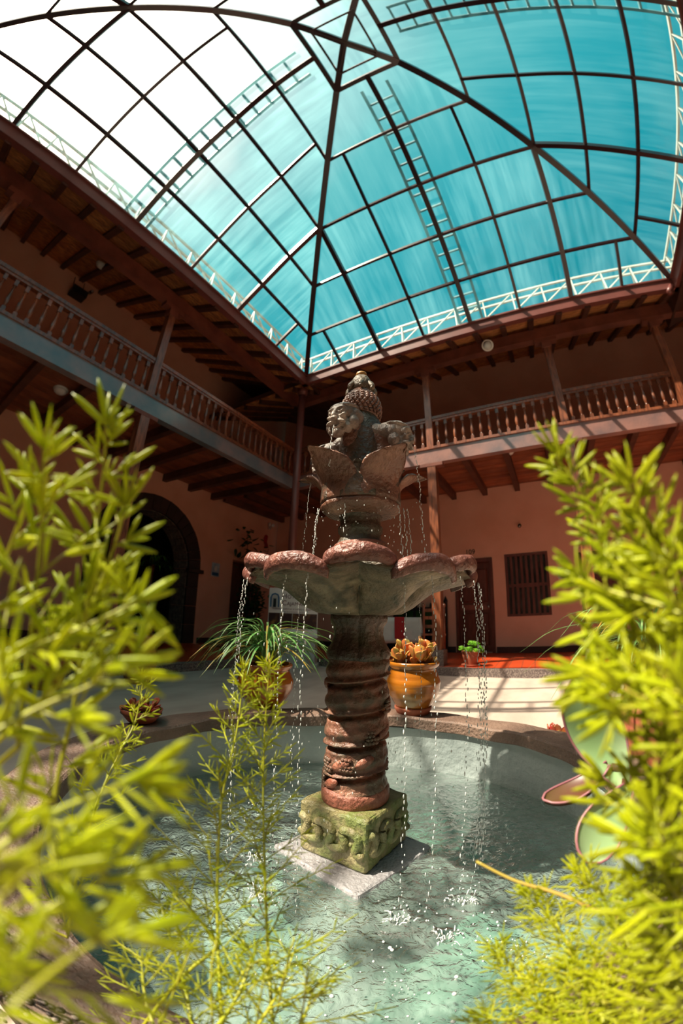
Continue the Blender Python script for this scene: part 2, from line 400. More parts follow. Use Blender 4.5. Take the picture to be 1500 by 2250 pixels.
# ------------------------------------------------------------------ courtyard floor with the basin opening
FA = Vector((4.5039, 3.4795, 0.0))                     # fountain axis on the floor
FX = Vector((-0.42917, 0.90323, 0.0)); FY = Vector((-0.90323, -0.42917, 0.0))
FROT = math.atan2(FX.y, FX.x)
def FL(x, y, z): return FA + FX * x + FY * y + Vector((0, 0, z))
def basin_loop(off, n=96):
    out = []
    for i in range(n):
        a = 2 * math.pi * i / n
        ca, sa = math.cos(a), math.sin(a)
        rx = 0.80 if ca > 0 else 0.83
        ry = 0.765 if sa > 0 else 0.95
        rx, ry = rx + off, ry + off
        out.append((rx * ca - 0.02, ry * sa))
    return out
mb = MB()
L1 = [FL(x, y, 0) for x, y in basin_loop(0.15)]
lo, hi = Vector((-0.40, -0.40, 0)), Vector((10.2, 8.2, 0))
out = []
for p in L1:
    d = (p - FA).normalized(); ts = []
    for ax in (0, 1):
        if abs(d[ax]) > 1e-6:
            ts.append(((hi if d[ax] > 0 else lo)[ax] - FA[ax]) / d[ax])
    out.append(FA + d * min(ts))
n = len(L1)
mb.v = [tuple(p) for p in L1 + out]
mb.f = [(i, (i + 1) % n, n + (i + 1) % n, n + i) for i in range(n)]
mb.add([(-6, -6, -0.02), (16, -6, -0.02), (16, -0.39, -0.02), (-6, -0.39, -0.02)], [(0, 1, 2, 3)])
mb.add([(-6, -0.4, -0.02), (-0.39, -0.4, -0.02), (-0.39, 16, -0.02), (-6, 16, -0.02)], [(0, 1, 2, 3)])
mb.add([(lo.x, 8.15, -0.001), (16, 8.15, -0.001), (16, 16, -0.001), (lo.x, 16, -0.001)], [(0, 1, 2, 3)])
mb.add([(10.15, -0.4, -0.001), (16, -0.4, -0.001), (16, 8.16, -0.001), (10.15, 8.16, -0.001)], [(0, 1, 2, 3)])
for c in ((lo.x, lo.y), (hi.x, lo.y), (hi.x, hi.y), (lo.x, hi.y)):   # corner fillers behind the radial strips
    mb.add([(c[0] - 2, c[1] - 2, -0.003), (c[0] + 2, c[1] - 2, -0.003), (c[0] + 2, c[1] + 2, -0.003), (c[0] - 2, c[1] + 2, -0.003)], [(0, 1, 2, 3)])
structure('floor', mb.mesh('floor', M['conc']))

# ------------------------------------------------------------------ corridor floors and kerbs
for w, nm, t0, t1 in ((WR, 'right', -3.14, 9.6), (WL, 'left', -3.14, 11.5)):
    mb = MB(); mb.box((t0 if nm == 'right' else -0.36, 0.50, 0.0), (t1, DW, HF), w)
    structure('corridor_floor_' + nm, mb.mesh('cf', M['tile']))
    mb = MB(); mb.box((-0.50, 0.36, 0.0), (t1, 0.50, HF + 0.002), w)
    structure('kerb_' + nm, mb.mesh('kerb', M['kerb']))

# ------------------------------------------------------------------ walls
def wall_boxes(w, t0, t1, z0, z1, holes, n0=DW, th=0.55):
    """plain wall with rectangular openings, as boxes round the holes"""
    mb = MB(); xs = sorted({t0, t1, *[h[0] for h in holes], *[h[1] for h in holes]})
    for a, b in zip(xs, xs[1:]):
        hs = sorted([h for h in holes if h[0] <= a + 1e-6 and h[1] >= b - 1e-6], key=lambda h: h[2])
        z = z0
        for h in hs:
            if h[2] > z + 1e-6: mb.box((a, n0, z), (b, n0 + th, h[2]), w)
            z = h[3]
        if z < z1 - 1e-6: mb.box((a, n0, z), (b, n0 + th, z1), w)
    return mb
DOOR = (2.19, 3.05, HF, 2.20)
WIN = (3.32, 4.25, 0.89, 2.24)
DOOR2 = (4.88, 5.75, HF, 2.15)
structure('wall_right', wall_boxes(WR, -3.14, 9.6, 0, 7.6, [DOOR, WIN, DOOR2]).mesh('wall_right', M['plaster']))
# left wall: arch (centre t=1.0, spring z=1.85, inner r 1.15) and a doorway
AC, AZ, AR = 1.0, 1.85, 1.12
mb = wall_boxes(WL, -3.69, 12.0, 0, 7.6, [(-2.75, -1.56, HF, 2.28), (AC - AR, AC + AR, HF, 7.6)])
NS = 24
for i in range(NS):
    a, b = math.pi * i / NS, math.pi * (i + 1) / NS
    xa, xb = AC - AR * math.cos(a), AC - AR * math.cos(b)
    za, zb = AZ + AR * math.sin(a), AZ + AR * math.sin(b)
    mb.box8([WL(xa, DW, za), WL(xb, DW, zb), WL(xb, DW + .55, zb), WL(xa, DW + .55, za), WL(xa, DW, 7.6), WL(xb, DW, 7.6), WL(xb, DW + .55, 7.6), WL(xa, DW + .55, 7.6)])
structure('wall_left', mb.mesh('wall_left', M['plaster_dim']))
# the two sides of the house behind the photographer
for w, nm, t0, t1 in ((WB, 'back', -3.7, 12.2), (WF, 'front', -3.2, 10)):
    mb = MB(); mb.box((t0, DW, 0), (t1, DW + .4, 7.6), w); structure('wall_' + nm, mb.mesh('w', M['plaster']))
for w, nm, t1 in ((WR, 'right', 9.6), (WL, 'left', 12.0)):
    mb = MB()
    segs = [(-3.1, DOOR[0] - .02), (DOOR[1] + .02, DOOR2[0] - .02), (DOOR2[1] + .02, t1)] if nm == 'right' else [(-3.1, -2.77), (-1.54, AC - AR - .42), (AC + AR + .42, t1)]
    for a, b in segs: mb.box((a, DW - 0.02, HF), (b, DW, HF + 0.13), w)
    structure('baseboard_' + nm, mb.mesh('bb', M['plaster_red']))
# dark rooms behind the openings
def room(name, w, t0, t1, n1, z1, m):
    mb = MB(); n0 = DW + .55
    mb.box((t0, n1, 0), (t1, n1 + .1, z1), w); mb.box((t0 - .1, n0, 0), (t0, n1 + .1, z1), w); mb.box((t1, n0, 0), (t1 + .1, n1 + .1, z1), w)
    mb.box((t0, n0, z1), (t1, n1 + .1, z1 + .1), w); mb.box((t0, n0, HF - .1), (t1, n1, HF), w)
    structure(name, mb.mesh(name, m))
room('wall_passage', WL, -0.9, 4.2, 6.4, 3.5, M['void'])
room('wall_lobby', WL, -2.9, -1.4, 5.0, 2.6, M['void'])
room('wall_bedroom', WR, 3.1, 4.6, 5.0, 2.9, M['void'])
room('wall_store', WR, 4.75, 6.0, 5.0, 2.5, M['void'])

# arch surround: separate blocks round the opening (face band) and reveal stones
arch = thing('stone_arch', 'dark stone arch with block reveal in the left ground-floor wall', 'arch', WL(AC, DW, HF))
nb = 19
for i in range(nb):
    a, b = math.pi * i / nb + .003, math.pi * (i + 1) / nb - .003
    mb = MB(); ri, ro = AR - .02, 1.45
    c = []
    for zz in (DW - .035 - .008 * (i % 2), DW + .02):
        for ang, r in ((a, ri), (b, ri), (b, ro), (a, ro)): c.append(WL(AC - r * math.cos(ang), zz, AZ + r * math.sin(ang)))
    mb.box8(c); link('voussoir', mb.mesh('voussoir', M['arch_dark']), arch)
    mb = MB(); c = []
    for zz in (DW + .03, DW + .54):
        for ang, r in ((a, ri - .015), (b, ri - .015), (b, AR + .02), (a, AR + .02)): c.append(WL(AC - r * math.cos(ang), zz, AZ + r * math.sin(ang)))
    mb.box8(c); link('reveal_stone', mb.mesh('reveal_stone', M['stone_arch']), arch)
for s in (-1, 1):
    for k in range(4):
        z0, z1 = HF + k * .43 + .004, HF + (k + 1) * .43 - .004
        x0, x1 = AC + s * (AR - .02), AC + s * 1.42
        mb = MB(); mb.box((min(x0, x1), DW - .035, z0), (max(x0, x1), DW + .02, z1), WL); link('jamb_block', mb.mesh('jamb_block', M['arch_dark']), arch)
        x1 = AC + s * (AR + .02); x0 = AC + s * (AR - .035)
        mb = MB(); mb.box((min(x0, x1), DW + .03, z0), (max(x0, x1), DW + .54, z1), WL); link('reveal_stone', mb.mesh('reveal_stone', M['stone_arch']), arch)
    x0, x1 = AC + s * (AR - .06), AC + s * 1.52
    mb = MB(); mb.box((min(x0, x1), DW - .09, AZ - .09), (max(x0, x1), DW + .02, AZ - .005), WL); link('impost', mb.mesh('impost', M['arch_dark']), arch)
# passage contents: a far doorway with a pale wall
mb = MB(); mb.box((1.6, 6.30, HF), (2.6, 6.385, 2.2), WL); dd = structure('door_4', mb.mesh('door_4', M['door']))
# lobby door leaf
dl_ = thing('double_door', 'dark wooden double door in the doorway at the left corner', 'door', WL(-2.15, DW + .3, HF))
for k in range(2):
    t0 = -2.75 + .595 * k + .01
    mb = MB(); mb.box((t0, DW + .26, HF), (t0 + .575, DW + .31, 2.27), WL); lf = link('door_leaf', mb.mesh('door_leaf', M['door']), dl_)
    for zz in ((.25, .95), (1.1, 2.1)):
        mb = MB(); mb.box((t0 + .09, DW + .245, HF + zz[0]), (t0 + .485, DW + .262, HF + zz[1] - .03), WL); o = link('door_panel', mb.mesh('door_panel', M['door']), lf)
        o.matrix_parent_inverse = Matrix.Identity(4)

# ------------------------------------------------------------------ galleries (upper floor on both wings)
ZB, ZT = 3.58, 3.86            # edge beam
def piece(w, lo, hi, m, name):
    mb = MB(); mb.box(lo, hi, w.rel); return mb.mesh(name, m)
BAL = [(.0, .0), (.026, .0), (.026, .10), (.030, .105), (.018, .115), (.021, .125), (.016, .135), (.022, .16), (.029, .20), (.030, .24), (.024, .31), (.017, .36), (.015, .375), (.021, .385), (.015, .40), (.019, .41), (.0145, .43), (.0145, .44), (.026, .45), (.026, .56), (.0, .56)]
def baluster_mesh():
    mb = MB()
    mb.box((-.028, -.028, 0), (.028, .028, .105))
    mb.lathe([(.018, .105), (.021, .118), (.016, .132), (.023, .16), (.030, .20), (.0305, .24), (.024, .31), (.0165, .36), (.0155, .375), (.022, .388), (.015, .402), (.020, .415), (.0155, .445)], 10)
    mb.box((-.027, -.027, .445), (.027, .027, .545))
    return mb.mesh('baluster', M['wood'])
BME = baluster_mesh()
WNAME = {WR: 'right', WL: 'left'}
def corner_bits(w): return -0.68 if w is WR else -0.68
POSTS = {WR: [2.47, 4.83, 6.82], WL: [3.07, 6.05, 8.6]}
ordn = ['first', 'second', 'third', 'fourth']
for w in (WR, WL):
    nm = WNAME[w]; t1 = 9.4 if w is WR else 11.3
    t0 = -DW
    g = thing('gallery', f'wooden upper gallery floor with joists and plank underside along the {nm} wall', 'balcony', w(3, 1.9, ZT))
    mb = MB(); mb.box((-0.60, 0.60, ZB), (t1, 0.74, ZT), w); link('edge_beam', mb.mesh('edge_beam', M['beam_face'] if w is WR else M['beam_sky_tint']), g)
    mb = MB(); mb.box((-0.58, 0.575, ZT - .012), (t1, 0.80, ZT + .035), w); link('nosing_board', mb.mesh('nosing_board', M['wood']), g)
    npl = 16; pw = (DW - .74) / npl
    for k in range(npl):
        mb = MB(); a = .74 + k * pw; dz = .004 * (k % 3)
        mb.box((t0 if w is WR else -0.7, a + .003, ZT - .03 - dz), (t1, a + pw - .003, ZT + .01), w)
        link('floor_plank', mb.mesh('floor_plank', M['plank']), g)
    jm = piece(w, (-.055, .74, ZT - .20), (.055, DW + .02, ZT - .032), M['wood_dark'], 'joist')
    t = (-0.60 if w is WL else -2.95); k = 0
    while t < (8.6 if w is WR else 10.6):
        link('joist', jm, g, w.at(t)); t += .745
    # balustrade bays
    ps = POSTS[w]; edges = [-0.62] + ps
    names_ = [('dim', 'between the corner pipe and the first post')] + [('sunlit' if w is WR else 'blue-grey', f'between the {ordn[i]} and {ordn[i+1]} posts') for i in range(len(ps) - 1)]
    for i, (a, b) in enumerate(zip(edges, edges[1:])):
        bl = thing('balustrade', f'{names_[i][0]} turned-baluster railing of the {nm} gallery {names_[i][1]}', 'railing', w((a + b) / 2, OV, ZT))
        a2, b2 = a + (.07 if i else 0), b - .07
        mb = MB(); mb.box((a2, OV - .055, 4.475), (b2, OV + .055, 4.53), w); hr = link('handrail', mb.mesh('handrail', M['wood']), bl)
        mb = MB(); mb.box((a2, OV - .04, 4.435), (b2, OV + .04, 4.475), w); link('top_rail', mb.mesh('top_rail', M['wood']), bl)
        sp = .157 if w is WR else .1675
        m_ = max(1, int(round((b2 - a2) / sp)))
        for k in range(m_):
            link('baluster', BME, bl, w(a2 + (k + .5) * (b2 - a2) / m_, OV, ZT + .035), (0, 0, math.atan2(w.d.y, w.d.x)))
            COL.objects
    # posts
    for i, t in enumerate(ps):
        q = thing('gallery_post', f'slim wooden roof post of the {nm} gallery, {ordn[i]} from the court corner', 'post', w(t, OV, ZT))
        mb = MB(); mb.box((t - .062, OV - .062, ZT + .03), (t + .062, OV + .062, 5.46), w); link('shaft', mb.mesh('shaft', M['wood']), q)
        mb = MB(); mb.box((t - .20, OV - .07, 5.60), (t + .20, OV + .07, 5.68), w); mb.box((t - .085, OV - .075, 5.46), (t + .085, OV + .075, 5.60), w); link('bracket', mb.mesh('bracket', M['wood_beam']), q)
        q = thing('ground_post', f'tall square wooden post carrying the {nm} gallery beam, {ordn[i]} from the court corner', 'post', w(t, OV, HF))
        mb = MB(); mb.box((t - .075, OV - .075, HF + .25), (t + .075, OV + .075, ZB - .06), w); link('shaft', mb.mesh('shaft', M['wood']), q)
        mb = MB(); mb.box((t - .21, OV - .08, ZB - .06), (t + .21, OV + .08, ZB), w); link('bracket', mb.mesh('bracket', M['wood_beam']), q)
        mb = MB(); mb.box((t - .12, OV - .12, HF), (t + .12, OV + .12, HF + .25), w); link('stone_foot', mb.mesh('stone_foot', M['kerb']), q)

# ------------------------------------------------------------------ eaves with rafters and reed matting
SL = 0.476
def zr(n): return 5.63 + SL * n
for w in (WR, WL):
    nm = WNAME[w]
    e = thing('eave_roof', f'lean-to roof underside of reed matting and rafters over the {nm} gallery', 'roof', w(3, 1.8, 6.4))
    t1 = 9.2 if w is WR else 11.2
    mb = MB(); mb.box((-0.6, 0.60, 5.68), (t1, 0.76, 5.92), w); link('eave_beam', mb.mesh('eave_beam', M['wood_beam']), e)
    sp = 0.497
    def slope_piece(ta, tb, n0, n1, za, zb, m, name):
        mb = MB(); c = []
        for off in (za, zb):
            for t_, n_ in ((ta, n0), (tb, n0), (tb, n1), (ta, n1)): c.append(w.rel(t_, n_, zr(n_) + off))
        mb.box8(c); return mb.mesh(name, m)
    rm_ = slope_piece(-.05, .05, .04, DW + .04, 0, .13, M['wood_dark'], 'rafter')
    pm_ = slope_piece(-sp / 2 + .052, sp / 2 - .052, -.01, DW + .04, .095, .125, M['reed'], 'reed_panel')
    k = -7 if w is WR else -1
    while k * sp + .16 < t1 - .3:
        t = k * sp + .16
        if t > -1.0 or w is WR:
            link('rafter', rm_, e, w.at(t)); link('reed_panel', pm_, e, w.at(t + sp / 2))
        k += 1
    mb = MB(); c = []
    for off in (.135, .25):
        for t_, n_ in ((-3.3, .0), (t1 + 3, .0), (t1 + 3, DW + .6), (-3.3, DW + .6)): c.append(w(t_, n_, zr(n_) + off))
    mb.box8(c); structure('ceiling_' + nm, mb.mesh('c', M['wood_dark']))
for w, nm in ((WB, 'back'), (WF, 'front')):
    mb = MB(); c = []
    for off in (.0, .25):
        for t_, n_ in ((-1.0, .05), (w.L + 3, .05), (w.L + 3, DW + .6), (-1.0, DW + .6)): c.append(w(t_, n_, zr(n_) + off))
    mb.box8(c); structure('ceiling_' + nm, mb.mesh('c', M['wood_dark']))
    mb = MB(); mb.box((0.05, 0.7, ZB), (w.L + 2, DW, ZT), w); structure('slab_' + nm, mb.mesh('s', M['wood_dark']))

# corner down-pipe
q = thing('corner_pipe', 'round maroon steel column in the far court corner under the glass roof', 'column', (-.22, -.22, 0))
mb = MB(); mb.lathe([(.078, 0), (.078, 5.72)], 16, (-.22, -.22, 0)); link('shaft', mb.mesh('shaft', M['steel'], True), q)
mb = MB(); mb.lathe([(.12, 0), (.12, .03), (.085, .05), (.085, .09)], 16, (-.22, -.22, 0)); link('base_ring', mb.mesh('base_ring', M['steel']), q)
mb = MB(); mb.lathe([(.085, 5.60), (.12, 5.66), (.12, 5.74)], 16, (-.22, -.22, 0)); link('collar', mb.mesh('collar', M['steel']), q)
# stub pipe under the right roof corner
q = thing('roof_pipe', 'short pink-brown pipe stub at the right roof corner', 'pipe', (.30, 7.16, 5.62))
mb = MB(); mb.tube([(.36, 7.10, 5.70), (.40, 7.02, 5.60), (.44, 6.96, 5.50)], .05, 12); link('shaft', mb.mesh('shaft', M['steel'], True), q)

# ------------------------------------------------------------------ glass cloister roof
WS = [1.0, .841, .679, .507, .329, .142]
ZS = [0.0, .350, .744, 1.124, 1.638, 2.01]
CORN = [P1, P2, P4, P3]
def ring(c, l): return CEN + (c - CEN) * WS[l] + Vector((0, 0, ZS[l]))
APEX = CEN + Vector((0, 0, 1.93))
def glass_mat():
    m = bpy.data.materials.new('tinted_roof_glass'); m.use_nodes = True
    t = m.node_tree; t.nodes.clear(); N, L = t.nodes.new, t.links.new
    out = N('ShaderNodeOutputMaterial')
    tr = N('ShaderNodeBsdfTransparent'); tr.inputs[0].default_value = (0.92, 0.975, 0.975, 1)
    tl = N('ShaderNodeBsdfTranslucent'); tl.inputs[0].default_value = (0.42, 0.84, 0.88, 1)
    gl = N('ShaderNodeBsdfGlossy'); gl.inputs['Roughness'].default_value = 0.03
    uv = N('ShaderNodeUVMap'); mp = N('ShaderNodeMapping'); mp.inputs['Scale'].default_value = (7.0, 0.5, 1)
    L(uv.outputs[0], mp.inputs[0])
    n1 = N('ShaderNodeTexNoise'); n1.inputs['Scale'].default_value = 1.0; n1.inputs['Detail'].default_value = 6; n1.inputs['Roughness'].default_value = 0.65
    L(mp.outputs[0], n1.inputs['Vector'])
    mp2 = N('ShaderNodeMapping'); mp2.inputs['Scale'].default_value = (0.9, 0.7, 1); L(uv.outputs[0], mp2.inputs[0])
    n2 = N('ShaderNodeTexNoise'); n2.inputs['Scale'].default_value = 1.0; n2.inputs['Detail'].default_value = 3; L(mp2.outputs[0], n2.inputs['Vector'])
    mu = N('ShaderNodeMath'); mu.operation = 'MULTIPLY'; L(n1.outputs[0], mu.inputs[0]); L(n2.outputs[0], mu.inputs[1])
    mr = N('ShaderNodeMapRange'); mr.inputs['From Min'].default_value = 0.16; mr.inputs['From Max'].default_value = 0.46; mr.inputs['To Min'].default_value = 0.002; mr.inputs['To Max'].default_value = 0.10
    L(mu.outputs[0], mr.inputs['Value'])
    a = N('ShaderNodeMixShader'); L(mr.outputs[0], a.inputs[0]); L(tr.outputs[0], a.inputs[1]); L(tl.outputs[0], a.inputs[2])
    fr = N('ShaderNodeFresnel'); fr.inputs['IOR'].default_value = 1.2
    b = N('ShaderNodeMixShader'); L(fr.outputs[0], b.inputs[0]); L(a.outputs[0], b.inputs[1]); L(gl.outputs[0], b.inputs[2])
    L(b.outputs[0], out.inputs[0])
    return m
M['glass'] = glass_mat()
gr = thing('glass_roof', 'arched steel and tinted glass roof over the whole courtyard', 'glass roof', CEN)
def pane(pts, upc, seed):
    """thin solid pane (6 mm), uv in metres: u across, v up the slope"""
    pts = [Vector(p) for p in pts]; c = sum(pts, Vector()) / len(pts)
    nn = (pts[1] - pts[0]).cross(pts[2] - pts[0]).normalized()
    if nn.z < 0: nn = -nn
    up = (Vector((0, 0, 1)) - nn * nn.z); up = up.normalized() if up.length > .05 else upc
    rt = up.cross(nn); k = len(pts)
    v = [p + nn * .040 for p in pts] + [p + nn * .046 for p in pts]
    f = [tuple(range(k)), tuple(range(k, 2 * k))[::-1]] + [(i, k + i, k + (i + 1) % k, (i + 1) % k) for i in range(k)]
    me = bpy.data.meshes.new('glass_pane'); me.from_pydata([tuple(p) for p in v], [], f)
    uvl = me.uv_layers.new(name='UVMap')
    for lp in me.loops:
        p = v[lp.vertex_index]; uvl.data[lp.index].uv = (p.dot(rt) + seed, p.dot(up))
    me.materials.append(M['glass'])
    link('glass_pane', me, gr)
def rbeam(name, pts, wd, ht, m=None):
    mb = MB()
    for a, b in zip(pts, pts[1:]): mb.beam(a, b, wd, ht)
    return link(name, mb.mesh(name, m or M['rib']), gr)
for fi in range(4):
    ca, cb = CORN[fi], CORN[(fi + 1) % 4]
    def rp(i, l):
        a, b = ring(ca, l), ring(cb, l)
        return (a + b) / 2 + (b - a) / 2 * ((i - 4) / 4 / WS[l])
    def lastlev(i): return max(l for l in range(6) if abs(i - 4) / 4 <= WS[l] + .012)
    for i in range(1, 8):
        ll = lastlev(i)
        big = i in (2, 4, 6)
        rbeam('rib', [rp(i, l) for l in range(ll + 1)], .075 if big else .048, .085 if big else .05)
    for l in range(1, 6):
        rbeam('purlin', [ring(ca, l), ring(cb, l)], .045 if l < 5 else .07, .045 if l < 5 else .07)
    rbeam('hip_rafter', [ring(ca, l) for l in range(6)] + [APEX], .095, .11)
    for l in range(5):
        iv = [i for i in range(1, 8) if lastlev(i) >= l + 1]
        lo_ = [ring(ca, l)] + [rp(i, l) for i in iv] + [ring(cb, l)]
        hi_ = [ring(ca, l + 1)] + [rp(i, l + 1) for i in iv] + [ring(cb, l + 1)]
        for j in range(len(lo_) - 1):
            pane([lo_[j], lo_[j + 1], hi_[j + 1], hi_[j]], Vector((0, 1, 0)), fi * 3.7)
    pane([ring(ca, 5), ring(cb, 5), APEX], Vector((0, 1, 0)), fi * 3.7)
    # ring beam under the glass
    w = (WR, WB, WF, WL)[fi]
    mb = MB(); mb.box((-.09, -.02, 5.70), (w.L + .09, .09, 5.885), w); mb.box((-.12, -.05, 5.885), (w.L + .12, .16, 5.915), w)
    link('ring_beam', mb.mesh('ring_beam', M['steel']), gr)
# vent frame hanging just below the apex
mb = MB(); q = [CEN + (c - CEN) * .088 + Vector((0, 0, 1.86)) for c in CORN]
for a, b in zip(q, q[1:] + q[:1]): mb.beam(a, b, .03, .03)
mb.beam(q[0], q[2], .022, .022); mb.beam(q[1], q[3], .022, .022)
for p, c in zip(q, CORN): mb.beam(p, p + Vector((0, 0, .12)), .018, .018)
link('vent_frame', mb.mesh('vent_frame', M['rib']), gr)

# ------------------------------------------------------------------ outside: lattice trusses on the roof edge and ladders on the glass
for w, lab in ((WR, 'cream lattice truss outside the glass above the right eave'), (WL, 'cream lattice truss outside the glass above the left eave'), (WB, 'cream lattice truss seen at the edge of the far right roof side')):
    tr_ = thing('lattice_truss', lab, 'truss', w(w.L / 2, .45, 6.0))
    zb, zt, n0, n1 = 6.05, 6.50, .14, .32
    for k, (z_, n_) in enumerate(((zb, n0), (zt, n0), (zb, n1), (zt, n1))):
        mb = MB(); mb.beam(w(-.4, n_, z_), w(w.L + .4, n_, z_), .036, .036); link('chord', mb.mesh('chord', M['truss']), tr_)
    N_ = int(w.L / .55)
    vm = MB(); vm.beam(w.rel(0, n0, zb), w.rel(0, n0, zt), .024, .024); vm = vm.mesh('strut', M['truss'])
    dm = MB(); dm.beam(w.rel(0, n0, zb), w.rel(w.L / N_, n0, zt), .021, .021); dm = dm.mesh('diagonal', M['truss'])
    hm = MB(); hm.beam(w.rel(0, n0, zt), w.rel(0, n1, zb), .022, .022); hm = hm.mesh('cross_brace', M['truss'])
    for k in range(N_ + 1):
        p = w.at(k * w.L / N_)
        link('strut', vm, tr_, p); link('cross_brace', hm, tr_, p)
        if k < N_: link('diagonal', dm, tr_, p)
    lgm = MB(); lgm.beam(w.rel(0, n0 + .1, zr(n0) + .24), w.rel(0, n0 + .1, zb), .05, .05); lgm = lgm.mesh('foot', M['truss'])
    for k in range(0, N_ + 1, 4): link('foot', lgm, tr_, w.at(k * w.L / N_))
for fi, lab in ((0, 'grey ladder lying up the glass above the right eave'), (3, 'grey ladder lying up the sunward glass above the left eave'), (1, 'grey ladder lying on the glass at the top right')):
    ca, cb = CORN[fi], CORN[(fi + 1) % 4]
    def mid(l): return (ring(ca, l) + ring(cb, l)) / 2
    if fi == 3: ax = (P3 - P1).normalized()
    else: ax = (cb - ca).normalized()
    path = [mid(0) + Vector((0, 0, .06))] + [mid(l) for l in range(1, 6)]
    outw = (mid(0) - CEN); outw.z = 0; outw.normalize()
    pts = [mid(0) + outw * .30 + Vector((0, 0, .10)), mid(1) + outw * .16 + Vector((0, 0, .22))] + [mid(l) + outw * .08 + Vector((0, 0, .17)) for l in (2, 3, 4)] + [mid(5) + outw * .22 + Vector((0, 0, .10))]
    ld = thing('roof_ladder', lab, 'ladder', pts[0])
    hw = .21
    for s in (-1, 1):
        mb = MB()
        for a, b in zip(pts, pts[1:]): mb.beam(a + ax * s * hw, b + ax * s * hw, .045, .06)
        link('rail', mb.mesh('rail', M['ladder']), ld)
    rg = MB(); rg.beam(ax * -hw, ax * hw, .032, .032); rg = rg.mesh('rung', M['ladder'])
    cum = [0]
    for a, b in zip(pts, pts[1:]): cum.append(cum[-1] + (b - a).length)
    s = .15
    while s < cum[-1]:
        k = max(i for i in range(len(cum) - 1) if cum[i] <= s); u = (s - cum[k]) / (cum[k + 1] - cum[k])
        link('rung', rg, ld, pts[k].lerp(pts[k + 1], u)); s += .27

# ------------------------------------------------------------------ room door, window and wall fittings on the right wall
t0, t1, z0, z1 = DOOR
d = thing('door', 'dark panelled wooden room door under the number on the right wall', 'door', WR((t0 + t1) / 2, DW, HF))
mb = MB(); mb.box((t0 - .0, DW - .03, z0), (t0 + .07, DW + .14, z1), WR); mb.box((t1 - .07, DW - .03, z0), (t1, DW + .14, z1), WR); mb.box((t0 + .07, DW - .03, z1 - .08), (t1 - .07, DW + .14, z1), WR)
link('door_frame', mb.mesh('door_frame', M['door']), d)
mb = MB(); mb.box((t0 + .07, DW + .05, z0 + .02), (t1 - .07, DW + .10, z1 - .08), WR); leaf = link('door_leaf', mb.mesh('door_leaf', M['door']), d)
tm = (t0 + t1) / 2
for (a, b) in ((t0 + .13, tm - .03), (tm + .03, t1 - .13)):
    for (za, zb) in ((z0 + .15, z0 + .88), (z0 + 1.10, z1 - .22)):
        mb = MB(); c = []
        for n_, i_ in ((DW + .052, 0), (DW + .022, .035)):
            c += [WR(a + i_, n_, za + i_), WR(b - i_, n_, za + i_), WR(b - i_, n_, zb - i_), WR(a + i_, n_, zb - i_)]
        mb.box8(c); link('door_panel', mb.mesh('door_panel', M['door']), leaf)
mb = MB(); mb.box((t0 + .10, DW + .035, z0 + .94), (t1 - .10, DW + .055, z0 + 1.05), WR); link('lock_rail', mb.mesh('lock_rail', M['wood_beam']), leaf)
mb = MB(); ellipsoid(mb, WR(t1 - .13, DW + .0, z0 + 1.0), (.028, .028, .028)); link('door_knob', mb.mesh('door_knob', M['chrome'], True), leaf)
mb = MB(); mb.box((t0 + .07, DW + .0, z0), (t1 - .07, DW + .11, z0 + .02), WR); link('threshold', mb.mesh('threshold', M['chrome']), d)
num = text_mesh('109', .155, M['black'], .006)
ang = math.atan2(WR.d.y, WR.d.x)
q = link('room_number', num, None, WR(2.565, DW - .008, 2.36), (math.pi / 2, 0, ang)); tag(q, 'black metal room number on the plaster above the dark door', 'number')

t0, t1, z0, z1 = WIN
wn = thing('window_1', None, None, WR((t0 + t1) / 2, DW, z0))
mb = MB(); fw = .05
mb.box((t0, DW - .01, z0), (t0 + fw, DW + .10, z1), WR); mb.box((t1 - fw, DW - .01, z0), (t1, DW + .10, z1), WR)
mb.box((t0 + fw, DW - .01, z0), (t1 - fw, DW + .10, z0 + fw), WR); mb.box((t0 + fw, DW - .01, z1 - fw), (t1 - fw, DW + .10, z1), WR)
link('window_frame', mb.mesh('window_frame', M['door']), wn)
mb = MB(); mb.box((t0 + fw, DW + .08, z0 + fw), (t1 - fw, DW + .09, z1 - fw), WR); link('pane', mb.mesh('pane', M['winglass']), wn)
mb = MB(); zm = z0 + .66; mb.box((t0 + fw, DW + .02, zm - .03), (t1 - fw, DW + .07, zm + .03), WR); link('middle_rail', mb.mesh('middle_rail', M['door']), wn)
bar = MB(); bar.box((-.026, DW + .012, z0 + .04), (.026, DW + .055, z1 - .04), WR.rel); bar = bar.mesh('bar', M['door'])
for k in range(9): link('bar', bar, wn, WR.at(t0 + .03 + (t1 - t0 - .06) * k / 8))
mb = MB(); mb.box((t0 + .22, DW + .0, zm - .05), (t1 - .25, DW + .03, zm + .035), WR); link('lock_board', mb.mesh('lock_board', M['door']), wn)
t0, t1, z0, z1 = DOOR2
d2 = thing('door_2', None, None, WR((t0 + t1) / 2, DW, HF))
mb = MB(); mb.box((t0, DW + .02, z0), (t1, DW + .1, z1), WR); link('door_leaf', mb.mesh('door_leaf', M['door']), d2)
for (a, b) in ((t0 + .1, (t0 + t1) / 2 - .03), ((t0 + t1) / 2 + .03, t1 - .1)):
    for za, zb in ((z0 + .15, z0 + .9), (z0 + 1.1, z1 - .15)):
        mb = MB(); mb.box((a, DW + .0, za), (b, DW + .025, zb), WR); link('door_panel', mb.mesh('door_panel', M['door']), d2)

